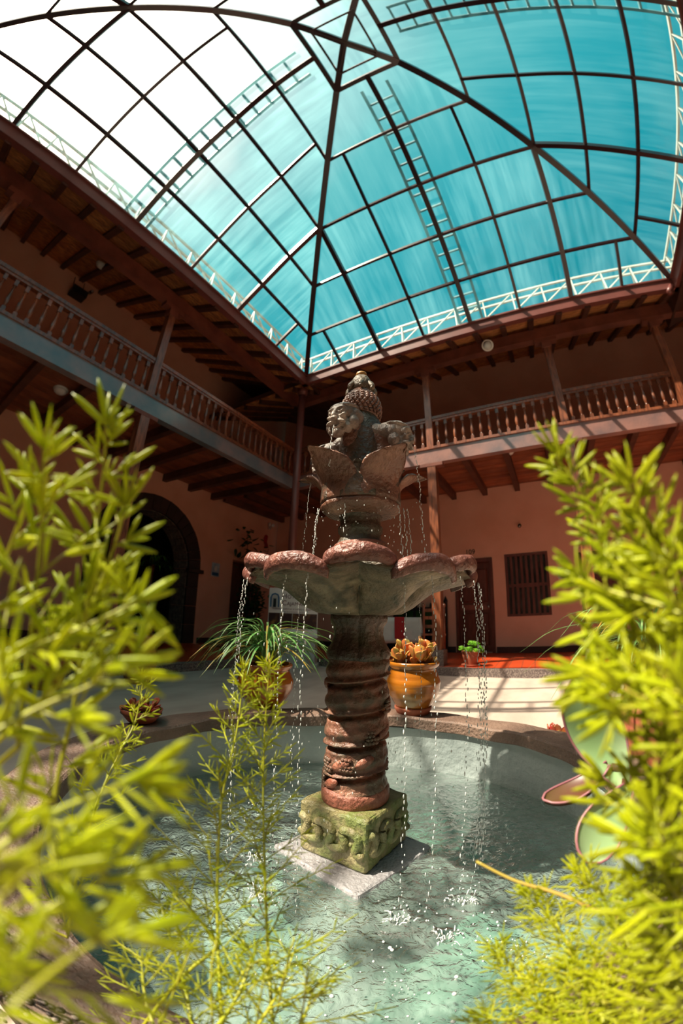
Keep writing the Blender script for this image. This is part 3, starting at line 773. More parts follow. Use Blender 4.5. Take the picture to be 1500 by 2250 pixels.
q = thing('no_smoking_sign', 'small white square sign with a blue ring beside the barred window', 'sign', WR(4.55, DW - .01, 1.75))
mb = MB(); mb.box((4.43, DW - .012, 1.62), (4.67, DW - .001, 1.88), WR); link('plate', mb.mesh('plate', M['white']), q)
mb = MB(); mb.tube([WR(4.55 + .085 * math.cos(a * math.pi / 12), DW - .014, 1.75 + .085 * math.sin(a * math.pi / 12)) for a in range(24)], .014, 6, True); mb.beam(WR(4.49, DW - .014, 1.81), WR(4.61, DW - .014, 1.69), .022, .01)
link('ring_symbol', mb.mesh('ring_symbol', M['ink_blue']), q)
def camera_thing(p, w, lab):
    q = thing('security_camera', lab, 'camera', p)
    mb = MB(); mb.lathe([(.035, -.012), (.035, .012)], 12, p); link('mount', mb.mesh('mount', M['black']), q)
    mb = MB(); dd_ = (w.n * -1 + Vector((0, 0, -.35))).normalized(); mb.tube([p - w.n * .02, p + dd_ * .16], .035, 10); link('housing', mb.mesh('housing', M['black'], True), q)
    mb = MB(); mb.tube([p + dd_ * .155, p + dd_ * .175], .025, 10); link('lens', mb.mesh('lens', M['chrome'], True), q)
camera_thing(WR(3.72, DW - .02, 2.86), WR, 'small black camera fixed to the plaster above the barred window')
camera_thing(WL(3.86, DW - .03, 6.98), WL, 'small camera high on the left upper wall beside the black box')
q = thing('wall_box', 'black equipment box with two thin antennas high on the left upper wall', 'box', WL(4.10, DW - .15, 6.75))
mb = MB(); mb.box((3.93, DW - .26, 6.62), (4.28, DW - .02, 6.78), WL); link('body', mb.mesh('body', M['black']), q)
for s in (4.0, 4.24):
    mb = MB(); mb.beam(WL(s, DW - .08, 6.78), WL(s + .06, DW - .08, 7.08), .012, .012); link('antenna', mb.mesh('antenna', M['black']), q)
def dome(p, r, lab):
    q = thing('ceiling_lamp', lab, 'lamp', p)
    mb = MB(); mb.lathe([(r * 1.0, .0), (r * 1.02, -.018), (r * .96, -.03)], 20, p); link('base', mb.mesh('base', M['white'], False), q)
    mb = MB(); mb.lathe([(r * .94, -.028), (r * .85, -.055), (r * .6, -.078), (r * .3, -.088), (.004, -.09)], 20, p); link('diffuser', mb.mesh('diffuser', M['white'], True), q)
dome(Vector((4.06, -1.62, 3.828)), .115, 'round white lamp under the left gallery floor')
dome(Vector((-1.03, 3.85, 3.828)), .105, 'round white lamp under the right gallery floor')
dome(WL(4.22, 1.75, zr(1.75) + .095), .11, 'round white lamp on the reed ceiling above the left gallery')
q = thing('spotlight', 'round cream spotlight hanging below the right eave beam', 'lamp', WR(3.78, .56, 5.72))
mb = MB(); mb.tube([WR(3.78, .60, 5.78), WR(3.78, .50, 5.70)], .03, 8); link('arm', mb.mesh('arm', M['wood_beam']), q)
mb = MB(); a = WR(3.78, .50, 5.72); b = a + Vector((.78, .05, -.62)).normalized() * .13; mb.tube([a, a.lerp(b, .3), b], [.05, .10, .11], 16); hd = link('housing', mb.mesh('housing', M['white'], False), q)
mb = MB(); ellipsoid(mb, b, (.085, .085, .085), None, 12, 7); link('lens', mb.mesh('lens', M['cloth'], True), q)
q = thing('wall_lamp', 'small white twin wall lamp high in the left ground-floor corner', 'lamp', WL(-2.95, DW, 3.5))
mb = MB(); mb.box((-3.0, DW - .05, 3.42), (-2.9, DW, 3.56), WL); link('base', mb.mesh('base', M['chrome']), q)
for s in (-1, 1):
    mb = MB(); ellipsoid(mb, WL(-2.95 + s * .08, DW - .08, 3.55), (.045, .045, .055)); link('bulb_shade', mb.mesh('bulb_shade', M['white'], True), q)
q = thing('ribbon_ornament', 'red ribbon ornament hung on the left wall below the twin lamp', 'ornament', WL(-2.85, DW - .02, 3.0))
for dx in (-.05, .03):
    mb = MB(); mb.grid([[WL(-2.85 + dx + .08 * s + .03 * math.sin(6 * k / 8), DW - .02 - .012 * math.sin(9 * k / 8), 3.15 - .32 * k / 8) for s in (0, 1)] for k in range(9)])
    r_ = link('tail', mb.mesh('tail', M['red']), q); sm_ = r_.modifiers.new('s', 'SOLIDIFY'); sm_.thickness = .006
mb = MB(); ellipsoid(mb, WL(-2.82, DW - .03, 3.17), (.07, .03, .05)); link('knot', mb.mesh('knot', M['red'], True), q)
q = thing('poster', 'small pale blue paper poster on the left wall beside the arch', 'poster', WL(-.96, DW - .005, 1.95))
mb = MB(); mb.box((-1.10, DW - .008, 1.76), (-.84, DW - .001, 2.10), WL); link('sheet', mb.mesh('sheet', M['poster']), q)
mb = MB(); mb.box((-1.08, DW - .010, 1.78), (-.86, DW - .0085, 1.86), WL); link('print_band', mb.mesh('print_band', M['ink_blue']), q)
mb = MB(); ellipsoid(mb, WL(-.97, DW - .009, 1.96), (.05, .006, .07), None, 12, 7); link('print_emblem', mb.mesh('print_emblem', M['white'], True), q)
q = thing('green_sign', 'small dark green exit board on the left wall beyond the arch', 'sign', WL(5.0, DW - .02, 2.6))
mb = MB(); mb.box((4.85, DW - .03, 2.5), (5.15, DW - .002, 2.68), WL); link('plate', mb.mesh('plate', M['darkleaf']), q)

# ------------------------------------------------------------------ promotional stand in the far corner
bq = Vector((.16, .13, 0)); yaw = math.atan2(FX.y, FX.x)
BX = FX.copy(); BY = FY.copy()
st = thing('promotional_stand', 'white printed hotel banner stand in front of the corner pipe', 'banner stand', bq)
def BP(x, y, z): return bq + BX * x + BY * y + Vector((0, 0, z))
# curved banner panel
mb = MB(); cols = 12; P0 = []
def bc(u): return -.44 + .88 * u, -.05 + .045 * math.cos((u - .5) * math.pi)
for yy in (0, .012):
    P0.append([[BP(bc(i / cols)[0], -bc(i / cols)[1] + yy, z) for z in (.50, 1.36)] for i in range(cols + 1)])
mb.grid(P0[0]); mb.grid(P0[1])
for z_ in (0, 1):
    for i in range(cols):
        o = len(mb.v); mb.v += [tuple(P0[0][i][z_]), tuple(P0[0][i + 1][z_]), tuple(P0[1][i + 1][z_]), tuple(P0[1][i][z_])]; mb.f.append((o, o + 1, o + 2, o + 3))
link('banner_panel', mb.mesh('banner_panel', M['paper']), st)
for k in range(4):
    pan = MB(); pan.grid([[BP(bc((k * 3 + i * .97 + .05) / cols)[0] * .985, -bc((k * 3 + i * .97) / cols)[1] - .004, z) for z in (.66, .92)] for i in range(4)]); link('printed_photo', pan.mesh('printed_photo', M['photo_print']), st)
def btext(s, size, x, z, m, al='CENTER', name='lettering'):
    me = text_mesh(s, size, m, .001, al)
    for v in me.vertices:      # wrap onto the curved panel
        u = (v.co.x + x + .44) / .88; yy = -bc(u)[1]
        p = BP(v.co.x + x, yy - .006 - v.co.z, z + v.co.y); v.co = p
    return link(name, me, st)
btext('H', .125, -.195, 1.215, M['ink'], 'LEFT'); btext('OTEL', .092, -.10, 1.204, M['ink'], 'LEFT')
btext('C', .125, -.195, 1.095, M['ink'], 'LEFT'); btext('AJAMARCA', .086, -.103, 1.083, M['ink'], 'LEFT')
for x_ in (.21, .26, .31): btext('*', .10, x_, 1.20, M['ink'], name='star')
btext('Tradición y confort en el corazón de Cajamarca', .040, .02, .995, M['ink'])
btext('Reservas e informes en recepción', .026, .02, .945, M['ink'])
mb = MB(); mb.tube([BP(-.39 + .0, -.012, 1.02), BP(-.39, -.012, 1.19), BP(-.37, -.012, 1.235), BP(-.32, -.012, 1.255), BP(-.27, -.012, 1.235), BP(-.25, -.012, 1.19), BP(-.25, -.012, 1.02)], .014, 6); link('arch_emblem', mb.mesh('arch_emblem', M['ink_blue']), st)
mb = MB(); mb.box((-.345, -.016, 1.02), (-.295, -.008, 1.17), BP); link('doorway_emblem', mb.mesh('doorway_emblem', M['black']), st)
mb = MB(); mb.box((-.36, -.02, .06), (.42, .38, .52), BP); cb_ = link('counter_body', mb.mesh('counter_body', M['grey_panel']), st)
for z_ in (.10, .30):
    mb = MB(); mb.box((-.34, -.032, z_), (.40, -.021, z_ + .17), BP); link('front_panel', mb.mesh('front_panel', M['grey_panel']), cb_)
mb = MB(); mb.box((-.40, -.06, .0), (.46, .42, .06), BP); link('plinth', mb.mesh('plinth', M['truss']), st)
mb = MB(); mb.box((-.42, -.05, .52), (.46, .40, .55), BP); link('counter_top', mb.mesh('counter_top', M['white']), st)

# ------------------------------------------------------------------ table, chair and bench in the right corridor
def slot(px, py): return Vector((px, py, HF))
tb = thing('dining_table', 'small table under a white cloth with red runner in the right corridor', 'table', (-1.95, 1.30, HF))
c0 = Vector((-1.95, 1.30, HF))
def TP(x, y, z): return c0 + FX * x + FY * y + Vector((0, 0, z))
mb = MB(); mb.box((-.42, -.36, .74), (.42, .36, .77), TP); link('tabletop', mb.mesh('tabletop', M['wood']), tb)
for sx in (-1, 1):
    for sy in (-1, 1):
        mb = MB(); mb.box((sx * .36 - .025, sy * .30 - .025, 0), (sx * .36 + .025, sy * .30 + .025, .74), TP); link('leg', mb.mesh('leg', M['wood']), tb)
cl = thing('tablecloth', 'white cloth hanging in folds over the corridor table', 'tablecloth', c0 + Vector((0, 0, .77)))
def drape(hx, hy, z0, dr_, amp, m, name, par, k=9.0):
    mb = MB(); rows = []
    per = []
    N = 72
    for i in range(N):
        u = i / N * 4; s = int(u); f = u - s
        p = [(-hx + 2 * hx * f, -hy), (hx, -hy + 2 * hy * f), (hx - 2 * hx * f, hy), (-hx, hy - 2 * hy * f)][s]; per.append(p)
    for i, (x, y) in enumerate(per):
        row = [TP(x, y, z0 + .004)]; L_ = math.hypot(x, y)
        for j in range(1, 7):
            q_ = j / 6; o_ = 1 + amp * q_ * (1 + .9 * math.sin(i / N * 2 * math.pi * k)); row.append(TP(x * o_, y * o_, z0 - dr_ * q_))
        rows.append(row)
    mb.grid(rows, True); o = len(mb.v); mb.f.append(tuple(i * 7 for i in range(N)))
    ob = link(name, mb.mesh(name, m, True), par); md = ob.modifiers.new('s', 'SOLIDIFY'); md.thickness = .004; md.offset = 1
    return ob
drape(.435, .375, .772, .50, .07, M['cloth'], 'cloth', cl)
rn = MB(); rows = []
for x in (-.10, .10):
    rows.append([TP(x, .40, .50), TP(x, .39, .785), TP(x, -.39, .785), TP(x, -.405, .70), TP(x, -.45, .36)])
rn.grid(rows); ru = link('table_runner', rn.mesh('table_runner', M['red']), None); tag(ru, 'narrow red runner laid across the white tablecloth', 'runner'); md = ru.modifiers.new('s', 'SOLIDIFY'); md.thickness = .006; md.offset = 0

ch = thing('wooden_chair', 'orange-brown wooden chair with ball finials beside the white table', 'chair', (-1.62, 2.14, HF))
c0 = Vector((-1.62, 2.14, HF)); cx_, cy_ = Vector((-.35, .93, 0)).normalized(), Vector((-.93, -.35, 0)).normalized()
def CP(x, y, z): return c0 + cx_ * x + cy_ * y + Vector((0, 0, z))
for s in (-1, 1):
    mb = MB(); mb.lathe([(.024, 0), (.024, .94), (.018, .95), (.034, .975), (.036, 1.0), (.022, 1.03), (.004, 1.035)], 10, CP(s * .19, -.19, 0)); link('back_post', mb.mesh('back_post', M['wood'], True), ch)
    mb = MB(); mb.lathe([(.022, 0), (.022, .44)], 10, CP(s * .19, .19, 0)); link('leg', mb.mesh('leg', M['wood'], True), ch)
for z_ in (.58, .74, .88):
    mb = MB(); mb.box((-.19, -.20, z_), (.19, -.18, z_ + .06), CP); link('back_slat', mb.mesh('back_slat', M['wood']), ch)
mb = MB(); mb.box((-.22, -.21, .44), (.22, .22, .475), CP); link('seat', mb.mesh('seat', M['wood']), ch)
for z_ in (.18, .30):
    mb = MB(); mb.box((-.19, .175, z_), (.19, .20, z_ + .03), CP); link('stretcher', mb.mesh('stretcher', M['wood']), ch)

bn = thing('carved_bench', 'dark carved high-backed bench against the right wall behind the post', 'bench', WR(1.35, DW - .3, HF))
def NP(x, y, z): return WR(1.35 + x, DW - .06 - y, HF + z)
mb = MB(); mb.box((-.62, .0, .0), (.62, .05, 1.02), NP); bk = link('back_panel', mb.mesh('back_panel', M['black']), bn)
for k in range(6):
    mb = MB(); ellipsoid(mb, NP(-.45 + .18 * k, .02, 1.04), (.085, .025, .085), None, 10, 7); link('crest_carving', mb.mesh('crest_carving', M['black'], True), bk)
for s in (-1, 1):
    mb = MB(); mb.box((s * .62 - .035, -.01, 0), (s * .62 + .035, .06, 1.12), NP); mb.lathe([(.04, 1.12), (.05, 1.15), (.03, 1.2), (.004, 1.26)], 8, NP(s * .62, .025, 0)); link('post', mb.mesh('post', M['black']), bn)
    mb = MB(); mb.box((s * .60 - .03, .05, .0), (s * .60 + .03, .45, .62), NP); link('arm', mb.mesh('arm', M['black']), bn)
mb = MB(); mb.box((-.60, .05, .40), (.60, .45, .45), NP); link('seat', mb.mesh('seat', M['black']), bn)
for k in range(5):
    mb = MB(); mb.box((-.52 + .22 * k, .05, .52), (-.38 + .22 * k, .065, .94), NP); link('back_carving', mb.mesh('back_carving', M['darkleaf']), bk)
mb = MB(); mb.box((.10, DW - .02, 1.45), (.62, DW - .002, 1.62), WR); tag(link('wall_plaque', mb.mesh('wall_plaque', M['black']), None), 'long dark plaque on the right wall behind the bowl', 'plaque')

# ------------------------------------------------------------------ basin (rim and inner wall) and water
ZRIM, ZW, ZPF = 0.36, 0.085, -0.22
N_B = 144
mb = MB()
prof = [(0.15, 0.0), (0.155, .30), (0.165, .31), (0.165, ZRIM - .01), (0.15, ZRIM), (0.01, ZRIM), (0.0, ZRIM - .008), (0.0, ZRIM - .055), (0.018, ZRIM - .062)]
rows = []
for i in range(N_B):
    row = []
    for off, z in prof:
        p = basin_loop(off, N_B)[i]; q = FL(p[0], p[1], z)
        if z > .2:
            a_ = i * .13; q = q + Vector((0, 0, .004 * math.sin(a_ * 2.1) + .003 * math.sin(a_ * 5.3 + off * 30)))
        row.append(q)
    rows.append(row)
mb.grid(rows, True)
bs = structure('fountain_basin', mb.mesh('fountain_basin', M['rim']), None)
del bs['kind']; tag(bs, 'low round fountain basin with brown painted rim around the pool', 'basin')
mb = MB(); rows = []
for i in range(N_B):
    row = []
    for off, z in ((0.018, ZRIM - .06), (0.022, .2), (0.035, ZW), (0.045, -.05), (0.02, ZPF + .04), (-.05, ZPF)):
        p = basin_loop(off, N_B)[i]; row.append(FL(p[0], p[1], z))
    rows.append(row)
mb.grid(rows, True); link('inner_wall', mb.mesh('inner_wall', M['poolwall'], True), bs)
mb = MB(); lp = basin_loop(-.05, N_B); mb.v = [tuple(FL(x, y, ZPF)) for x, y in lp]; mb.f = [tuple(range(N_B))]
link('pool_floor', mb.mesh('pool_floor', M['poolfloor']), bs)

def water_mat():
    m = bpy.data.materials.new('pool_water'); m.use_nodes = True
    t = m.node_tree; t.nodes.clear(); N, L = t.nodes.new, t.links.new
    out = N('ShaderNodeOutputMaterial')
    tr = N('ShaderNodeBsdfTransparent'); tr.inputs[0].default_value = (0.66, 0.84, 0.77, 1)
    df = N('ShaderNodeBsdfDiffuse'); df.inputs[0].default_value = (0.32, 0.40, 0.365, 1)
    gl = N('ShaderNodeBsdfGlossy'); gl.inputs['Roughness'].default_value = 0.03
    co = N('ShaderNodeTexCoord')
    n1 = N('ShaderNodeTexNoise'); n1.inputs['Scale'].default_value = 30; n1.inputs['Detail'].default_value = 4; n1.inputs['Distortion'].default_value = 1.6
    L(co.outputs['Object'], n1.inputs['Vector'])
    bp = N('ShaderNodeBump'); bp.inputs['Strength'].default_value = 0.55; bp.inputs['Distance'].default_value = 0.02
    L(n1.outputs[0], bp.inputs['Height'])
    L(bp.outputs[0], gl.inputs['Normal']); L(bp.outputs[0], df.inputs['Normal'])
    a = N('ShaderNodeMixShader'); n3 = N('ShaderNodeTexNoise'); n3.inputs['Scale'].default_value = 5.0; n3.inputs['Detail'].default_value = 5; n3.inputs['Distortion'].default_value = 1.5; L(co.outputs['Object'], n3.inputs['Vector'])
    mr = N('ShaderNodeMapRange'); mr.inputs['From Min'].default_value = 0.35; mr.inputs['From Max'].default_value = 0.68; mr.inputs['To Min'].default_value = 0.10; mr.inputs['To Max'].default_value = 0.60; L(n3.outputs[0], mr.inputs['Value']); L(mr.outputs[0], a.inputs[0]); L(tr.outputs[0], a.inputs[1]); L(df.outputs[0], a.inputs[2])
    fr = N('ShaderNodeFresnel'); fr.inputs['IOR'].default_value = 1.15; L(bp.outputs[0], fr.inputs['Normal'])
    b = N('ShaderNodeMixShader'); L(fr.outputs[0], b.inputs[0]); L(a.outputs[0], b.inputs[1]); L(gl.outputs[0], b.inputs[2])
    L(b.outputs[0], out.inputs[0])
    return m
M['water'] = water_mat()
NR = np.random.RandomState(5)
nrw, naw = 120, 460
lpw = np.array(basin_loop(0.034, naw)); rr_ = np.linspace(0.0, 1.0, nrw)[1:]
X = lpw[None, :, 0] * rr_[:, None]; Y = lpw[None, :, 1] * rr_[:, None]
IMP = [(.12, -.36, .010), (.30, -.30, .009), (.22, -.44, .011), (-.24, -.30, .009), (-.30, -.12, .008), (.38, -.05, .008), (.34, .16, .006), (-.36, .16, .006), (.0, .40, .006), (.1, -.62, .006), (-.12, -.55, .006), (.36, -.5, .006)]
Z = np.zeros_like(X)
for ix, iy, am in IMP:
    d_ = np.hypot(X - ix, Y - iy); Z += .35 * am * np.cos(d_ * 150 + ix * 9) * np.exp(-d_ * 12) + .3 * am * np.cos(d_ * 230) * np.exp(-d_ * 22)
Pw = np.stack([X, Y, np.zeros_like(X)], -1)
turb = np.exp(-((np.hypot(X, Y) - .40) / .22) ** 2)
Z += .0016 * wob(Pw, 24, 1.0) + .0010 * wob(Pw, 62, 2.0) + turb * (.0022 * wob(Pw, 48, 5.0) + .0014 * wob(Pw, 115, 6.0))
mb = MB(); mb.v = [tuple(FL(0, 0, ZW))] + [tuple(FL(X[i, j], Y[i, j], ZW + Z[i, j])) for i in range(nrw - 1) for j in range(naw)]
for j in range(naw): mb.f.append((0, 1 + j, 1 + (j + 1) % naw))
for i in range(nrw - 2):
    for j in range(naw):
        a = 1 + i * naw + j; b = 1 + i * naw + (j + 1) % naw; mb.f.append((a, a + naw, b + naw, b))
wt = link('pool_water', mb.mesh('pool_water', M['water'], True), None); tag(wt, 'rippling turquoise water filling the fountain basin', 'water', kind='stuff')

# ------------------------------------------------------------------ fountain
fo = thing('fountain', 'tall carved stone fountain with petal bowl standing in the pool', 'fountain', FA, rot=FROT)
def fpart(name, mb, m, smooth=True, post=None, par=None):
    me = mb.mesh(name, m, smooth)
    if post:
        n = len(me.vertices); a = np.empty(n * 3); me.vertices.foreach_get('co', a); a = a.reshape(-1, 3)
        nn = np.empty(n * 3); me.vertices.foreach_get('normal', nn); a = post(a, nn.reshape(-1, 3)); me.vertices.foreach_set('co', np.ascontiguousarray(a).ravel()); me.update()
    return link(name, me, par or fo)
def rough(am, f, seed=0.0):
    return lambda a, nn: a + nn * (am * (wob(a, f, seed) + .6 * wob(a, f * 2.3, seed + 4)))[:, None]
def rotz(a): return Matrix.Rotation(a, 3, 'Z')
def slab(name, hx, hy, z0, z1, ang, m, c=(0, 0), nseg=10, rnd=.012, am=.002, taper=0.0):
    mb = MB(); R = rotz(ang)
    zs = [z0, z0 + rnd * .3, z0 + rnd] + [z0 + (z1 - z0) * k / 6 for k in range(1, 6)] + [z1 - rnd, z1 - rnd * .3, z1]
    ins = [rnd, rnd * .3, 0] + [0] * 5 + [0, rnd * .3, rnd]
    per = []
    for (sx, sy) in ((-1, -1), (1, -1), (1, 1), (-1, 1)):
        for k in range(4):
            a = math.atan2(sy, sx) - math.pi / 4 + k / 3 * math.pi / 2; per.append((sx, sy, math.cos(a), math.sin(a)))
    rows = []
    dense = []
    for i in range(16):
        p, q = per[i], per[(i + 1) % 16]
        n_ = nseg if p[:2] != q[:2] else 1
        for k in range(n_): dense.append((p, q, k / n_))
    def pt(p, s, z): 
        ex, ey = hx - s, hy - s
        v = R @ Vector((p[0] * (ex - rnd) + p[2] * rnd, p[1] * (ey - rnd) + p[3] * rnd, 0)); return Vector((v.x + c[0], v.y + c[1], z))
    for p, q, f in dense:
        rows.append([pt(p, ins[j], z).lerp(pt(q, ins[j], z), f) for j, z in enumerate(zs)])
    o = len(mb.v); mb.grid(rows, True); nz_s = len(zs)
    mb.f.append(tuple(i * nz_s for i in range(len(rows)))[::-1]); mb.f.append(tuple(i * nz_s + nz_s - 1 for i in range(len(rows))))
    return fpart(name, mb, m, False, rough(am, 38))
ANG_S, ANG_C = math.radians(-42), math.radians(-33)
slab('plinth_slab', .185, .185, .015, .095, ANG_S, M['st_grey'], (0, -.02))
slab('plinth_footing', .165, .165, ZPF, .02, ANG_S, M['st_grey'], (0, -.02))
blk = slab('base_block', .125, .128, .093, .272, ANG_C, M['st_moss'], (.002, .0), 12, .010, .0035)
# running scroll relief on the four sides of the block
def scroll_mesh():
    mb = MB(); pts = []
    for k in range(61):
        u = k / 60; x = -.118 + .236 * u + .016 * math.sin(u * 2 * math.pi * 2.5 * 2); z = .036 * math.cos(u * 2 * math.pi * 2.5 + .2)
        pts.append(Vector((x, 0, z)))
    mb.tube(pts, .0155, 8)
    for cx, cz in ((-.118 + .236 * .205, .010), (-.118 + .236 * .40, -.008), (-.118 + .236 * .60, .010), (-.118 + .236 * .80, -.008)): ellipsoid(mb, (cx, 0, cz), (.0085, .006, .0085), None, 8, 5)
    return mb.mesh('scroll_relief', M['st_moss'], True)
sme = scroll_mesh()
for k in range(4):
    R = rotz(ANG_C + k * math.pi / 2); p = R @ Vector((0, -.127, 0))
    link('scroll_relief', sme, fo, (p.x + .002, p.y, .188), (0, 0, ANG_C + k * math.pi / 2))
# foot ring
mb = MB(); mb.lathe([(.108, .27), (.110, .276), (.110, .310), (.104, .318), (.09, .322)], 48); fpart('foot_ring', mb, M['st_red'], True, rough(.002, 40))
# twisted column
def column_r(th, z):
    ph = (z - .315 - .014 * math.sin(th + 1.4)) / .098
    f = ph - math.floor(ph)
    g = math.exp(-((f - .5) / .10) ** 2)            # deep groove
    band = .096 + .008 * math.sin(f * 2 * math.pi + math.pi / 2) ** 2
    rope = .012 * math.exp(-((f - .64) / .05) ** 2)
    return band - .026 * g + rope
mb = MB(); rows = []
for i in range(96):
    th = 2 * math.pi * i / 96
    rows.append([(column_r(th + math.pi / 2 - 1.4, z) * math.cos(th), column_r(th + math.pi / 2 - 1.4, z) * math.sin(th), z) for z in [.318 + (.735 - .318) * k / 110 for k in range(111)]])
mb.grid(rows, True); fpart('twisted_column', mb, M['st_col'], True, rough(.0022, 45, 2))
# carved fruit and leaves on the bands
mb = MB(); lv = MB()
for k in range(9):
    th = -2.6 + k * .74; 
    z = .365 + .098 * ((k * 37) % 4) - .098 * ((th / (2 * math.pi)) % 1.0) + .02
    if z > .70 or z < .33: z = .40 + .03 * (k % 3)
    for a in range(4):
        for b in range(4 - a // 2):
            t2 = th + (b - 1.5) * .11 + (a % 2) * .055; zz = z + (a - 1.5) * .011
            ellipsoid(mb, (.102 * math.cos(t2), .102 * math.sin(t2), zz), (.0075, .0075, .0065), None, 7, 5)
    t2 = th + .55
    ellipsoid(lv, (.099 * math.cos(t2), .099 * math.sin(t2), z + .01), (.010, .034, .016), rotz(t2) @ Matrix.Rotation(.5, 3, 'X'), 10, 6)
stuffpart(fpart('grape_relief', mb, M['st_col'], True)); stuffpart(fpart('leaf_relief', lv, M['st_red'], True))
# fluted vase under the bowl
mb = MB(); rows = []
vp = [(.088, .725), (.100, .733), (.107, .745), (.102, .762), (.088, .785), (.080, .81), (.084, .835), (.092, .85), (.094, .868), (.088, .882)]
NPt = 120
for i in range(NPt):
    th = 2 * math.pi * i / NPt; fl = abs(math.sin(4 * th)) ** .5
    rows.append([((r * (1 - .10 * (1 - fl) * (1 if .735 < z < .85 else .2))) * math.cos(th), (r * (1 - .10 * (1 - fl) * (1 if .735 < z < .85 else .2))) * math.sin(th), z) for r, z in vp])
mb.grid(rows, True); fpart('fluted_vase', mb, M['st_dark'], True, rough(.002, 40, 1))
# big petal bowl: six lower petals (creases at 0, 60 ... measured from the viewer side) and twelve rolled lips
def lobe(ph): return abs(math.sin(3 * ph)) ** .55
bp_ = [(.098, .872), (.140, .877), (.178, .895), (.212, .921), (.245, .944), (.285, .959), (.330, .968), (.372, .977)]
mb = MB(); rows = []
NB2 = 240
for i in range(NB2):
    ph = 2 * math.pi * i / NB2; th = ph - math.pi / 2; lb = lobe(ph); row = []
    for j, (r, z) in enumerate(bp_):
        s = j / 7; k = 1 - .10 * (1 - lb) * (s ** .7) - .16 * (1 - lb) * math.sin(s * math.pi); zz = z + .026 * (1 - lb) * s + .020 * math.sin(s * math.pi) * (1 - lb)
        row.append((r * k * math.cos(th), r * k * math.sin(th), zz))
    for (r, z) in ((.362, 1.0), (.33, .985), (.24, .955), (.12, .93), (.06, .93)):
        k = 1 - .14 * (1 - lb) * min(1, r / .36); row.append((r * k * math.cos(th), r * k * math.sin(th), z + .02 * (1 - lb) * r / .36))
    rows.append(row)
mb.grid(rows, True); bowl = fpart('bowl', mb, M['st_under'], True, rough(.003, 22, 3))
def lip(c_ph, half, R, z, thick, tilt, name):
    mb = MB(); rows = []; n_ = 26
    for i in range(n_):
        u = -1 + 2 * i / (n_ - 1); ph = c_ph + u * half; th = ph - math.pi / 2; e = (1 - abs(u) ** 5)
        bulge = .030 * (1 - u * u); row = []
        for k in range(15):
            b = -.9 + k / 14 * 4.1          # rolls from inner top over the outside to the underside
            tr = thick * (.78 + .22 * e)
            rr = R + bulge + tr * math.sin(b) * .85; zz = z + tr * math.cos(b) * 1.1 + .012 * (1 - u * u) - tilt * u * u
            row.append((rr * math.cos(th), rr * math.sin(th), zz))
        rows.append(row)
    mb.grid(rows); o = len(mb.v)
    mb.f.append(tuple(range(15))); mb.f.append(tuple((n_ - 1) * 15 + k for k in range(15)))
    mb.f.append(tuple(i * 15 for i in range(n_))[::-1]) if False else None
    for i in range(n_ - 1): mb.f.append((i * 15, i * 15 + 14, (i + 1) * 15 + 14, (i + 1) * 15))
    return fpart(name, mb, M['st_lip'], True, rough(.0022, 42, c_ph))
for k in range(6):
    lip(math.pi / 6 + k * math.pi / 3, .300, .348, .990, .022, .016, 'petal_lip')
    lip(k * math.pi / 3, .262, .342, 1.008, .021, .004, 'petal_lip')
# bowl water film
mb = MB(); mb.lathe([(.004, .999), (.12, .999), (.30, .999)], 40, cap=False); fpart('bowl_water', mb, M['water'], True)
# neck and rings
mb = MB(); mb.lathe([(.10, .93), (.095, 1.02), (.078, 1.05), (.086, 1.085), (.088, 1.10), (.078, 1.115), (.072, 1.125), (.070, 1.14), (.078, 1.15), (.078, 1.165), (.070, 1.175), (.072, 1.20), (.085, 1.215)], 40); fpart('neck', mb, M['st_dark'], True, rough(.0015, 40, 5))
mb = MB(); mb.tube([(.080 * math.cos(a), .080 * math.sin(a), 1.098 + .006 * math.sin(a + 2)) for a in [math.pi * (.9 + 1.1 * k / 24) for k in range(25)]], [.004] + [.013] * 23 + [.004], 8); fpart('rope_ring', mb, M['st_red'], True, rough(.001, 60))
# tulip cup with five big petals
cp = [(.080, 1.205), (.118, 1.213), (.136, 1.224), (.142, 1.236), (.134, 1.243), (.136, 1.250), (.140, 1.27), (.139, 1.30), (.138, 1.325)]
mb = MB(); mb.lathe(cp + [(.12, 1.325), (.08, 1.31), (.02, 1.30)], 56); fpart('cup', mb, M['st_brown'], True, rough(.0022, 36, 6))
def cup_petal(ph0, wide, h, flare, m):
    mb = MB(); rows = []
    nu, nv = 17, 14
    for side in (0, 1):
        rows = []
        for i in range(nu):
            u = -1 + 2 * i / (nu - 1); row = []
            for j in range(nv):
                v = j / (nv - 1); wv = wide * (1 - .95 * max(0, v - .35) ** 2 * 1.1) * (1 if v < .8 else math.sqrt(max(0.02, 1 - ((v - .8) / .215) ** 2)))
                th = ph0 - math.pi / 2 + u * wv
                r = .141 + flare * max(0, v - .35) ** 1.6 * (1 - .35 * u * u) - .012 * u * u * v + (.014 * (v > .93))
                z = 1.245 + h * v - .010 * u * u * v - (.010 if v > .93 else 0)
                if side: r -= .016 * (1 - .6 * v)
                row.append((r * math.cos(th), r * math.sin(th), z))
            rows.append(row)
        mb.grid(rows)
    A_, B_ = 0, nu * nv
    def strip(idx):
        for a, b in zip(idx, idx[1:]): mb.f.append((A_ + a, A_ + b, B_ + b, B_ + a))
    strip([j for j in range(nv)]); strip([(nu - 1) * nv + j for j in range(nv)]); strip([i * nv + nv - 1 for i in range(nu)]); strip([i * nv for i in range(nu)])
    return fpart('cup_petal', mb, m, True, rough(.002, 40, ph0))
for k in range(5):
    cup_petal(math.radians(32 + 72 * k), .62, .150 if k in (0, 4) else .140, .21, M['st_brown'])
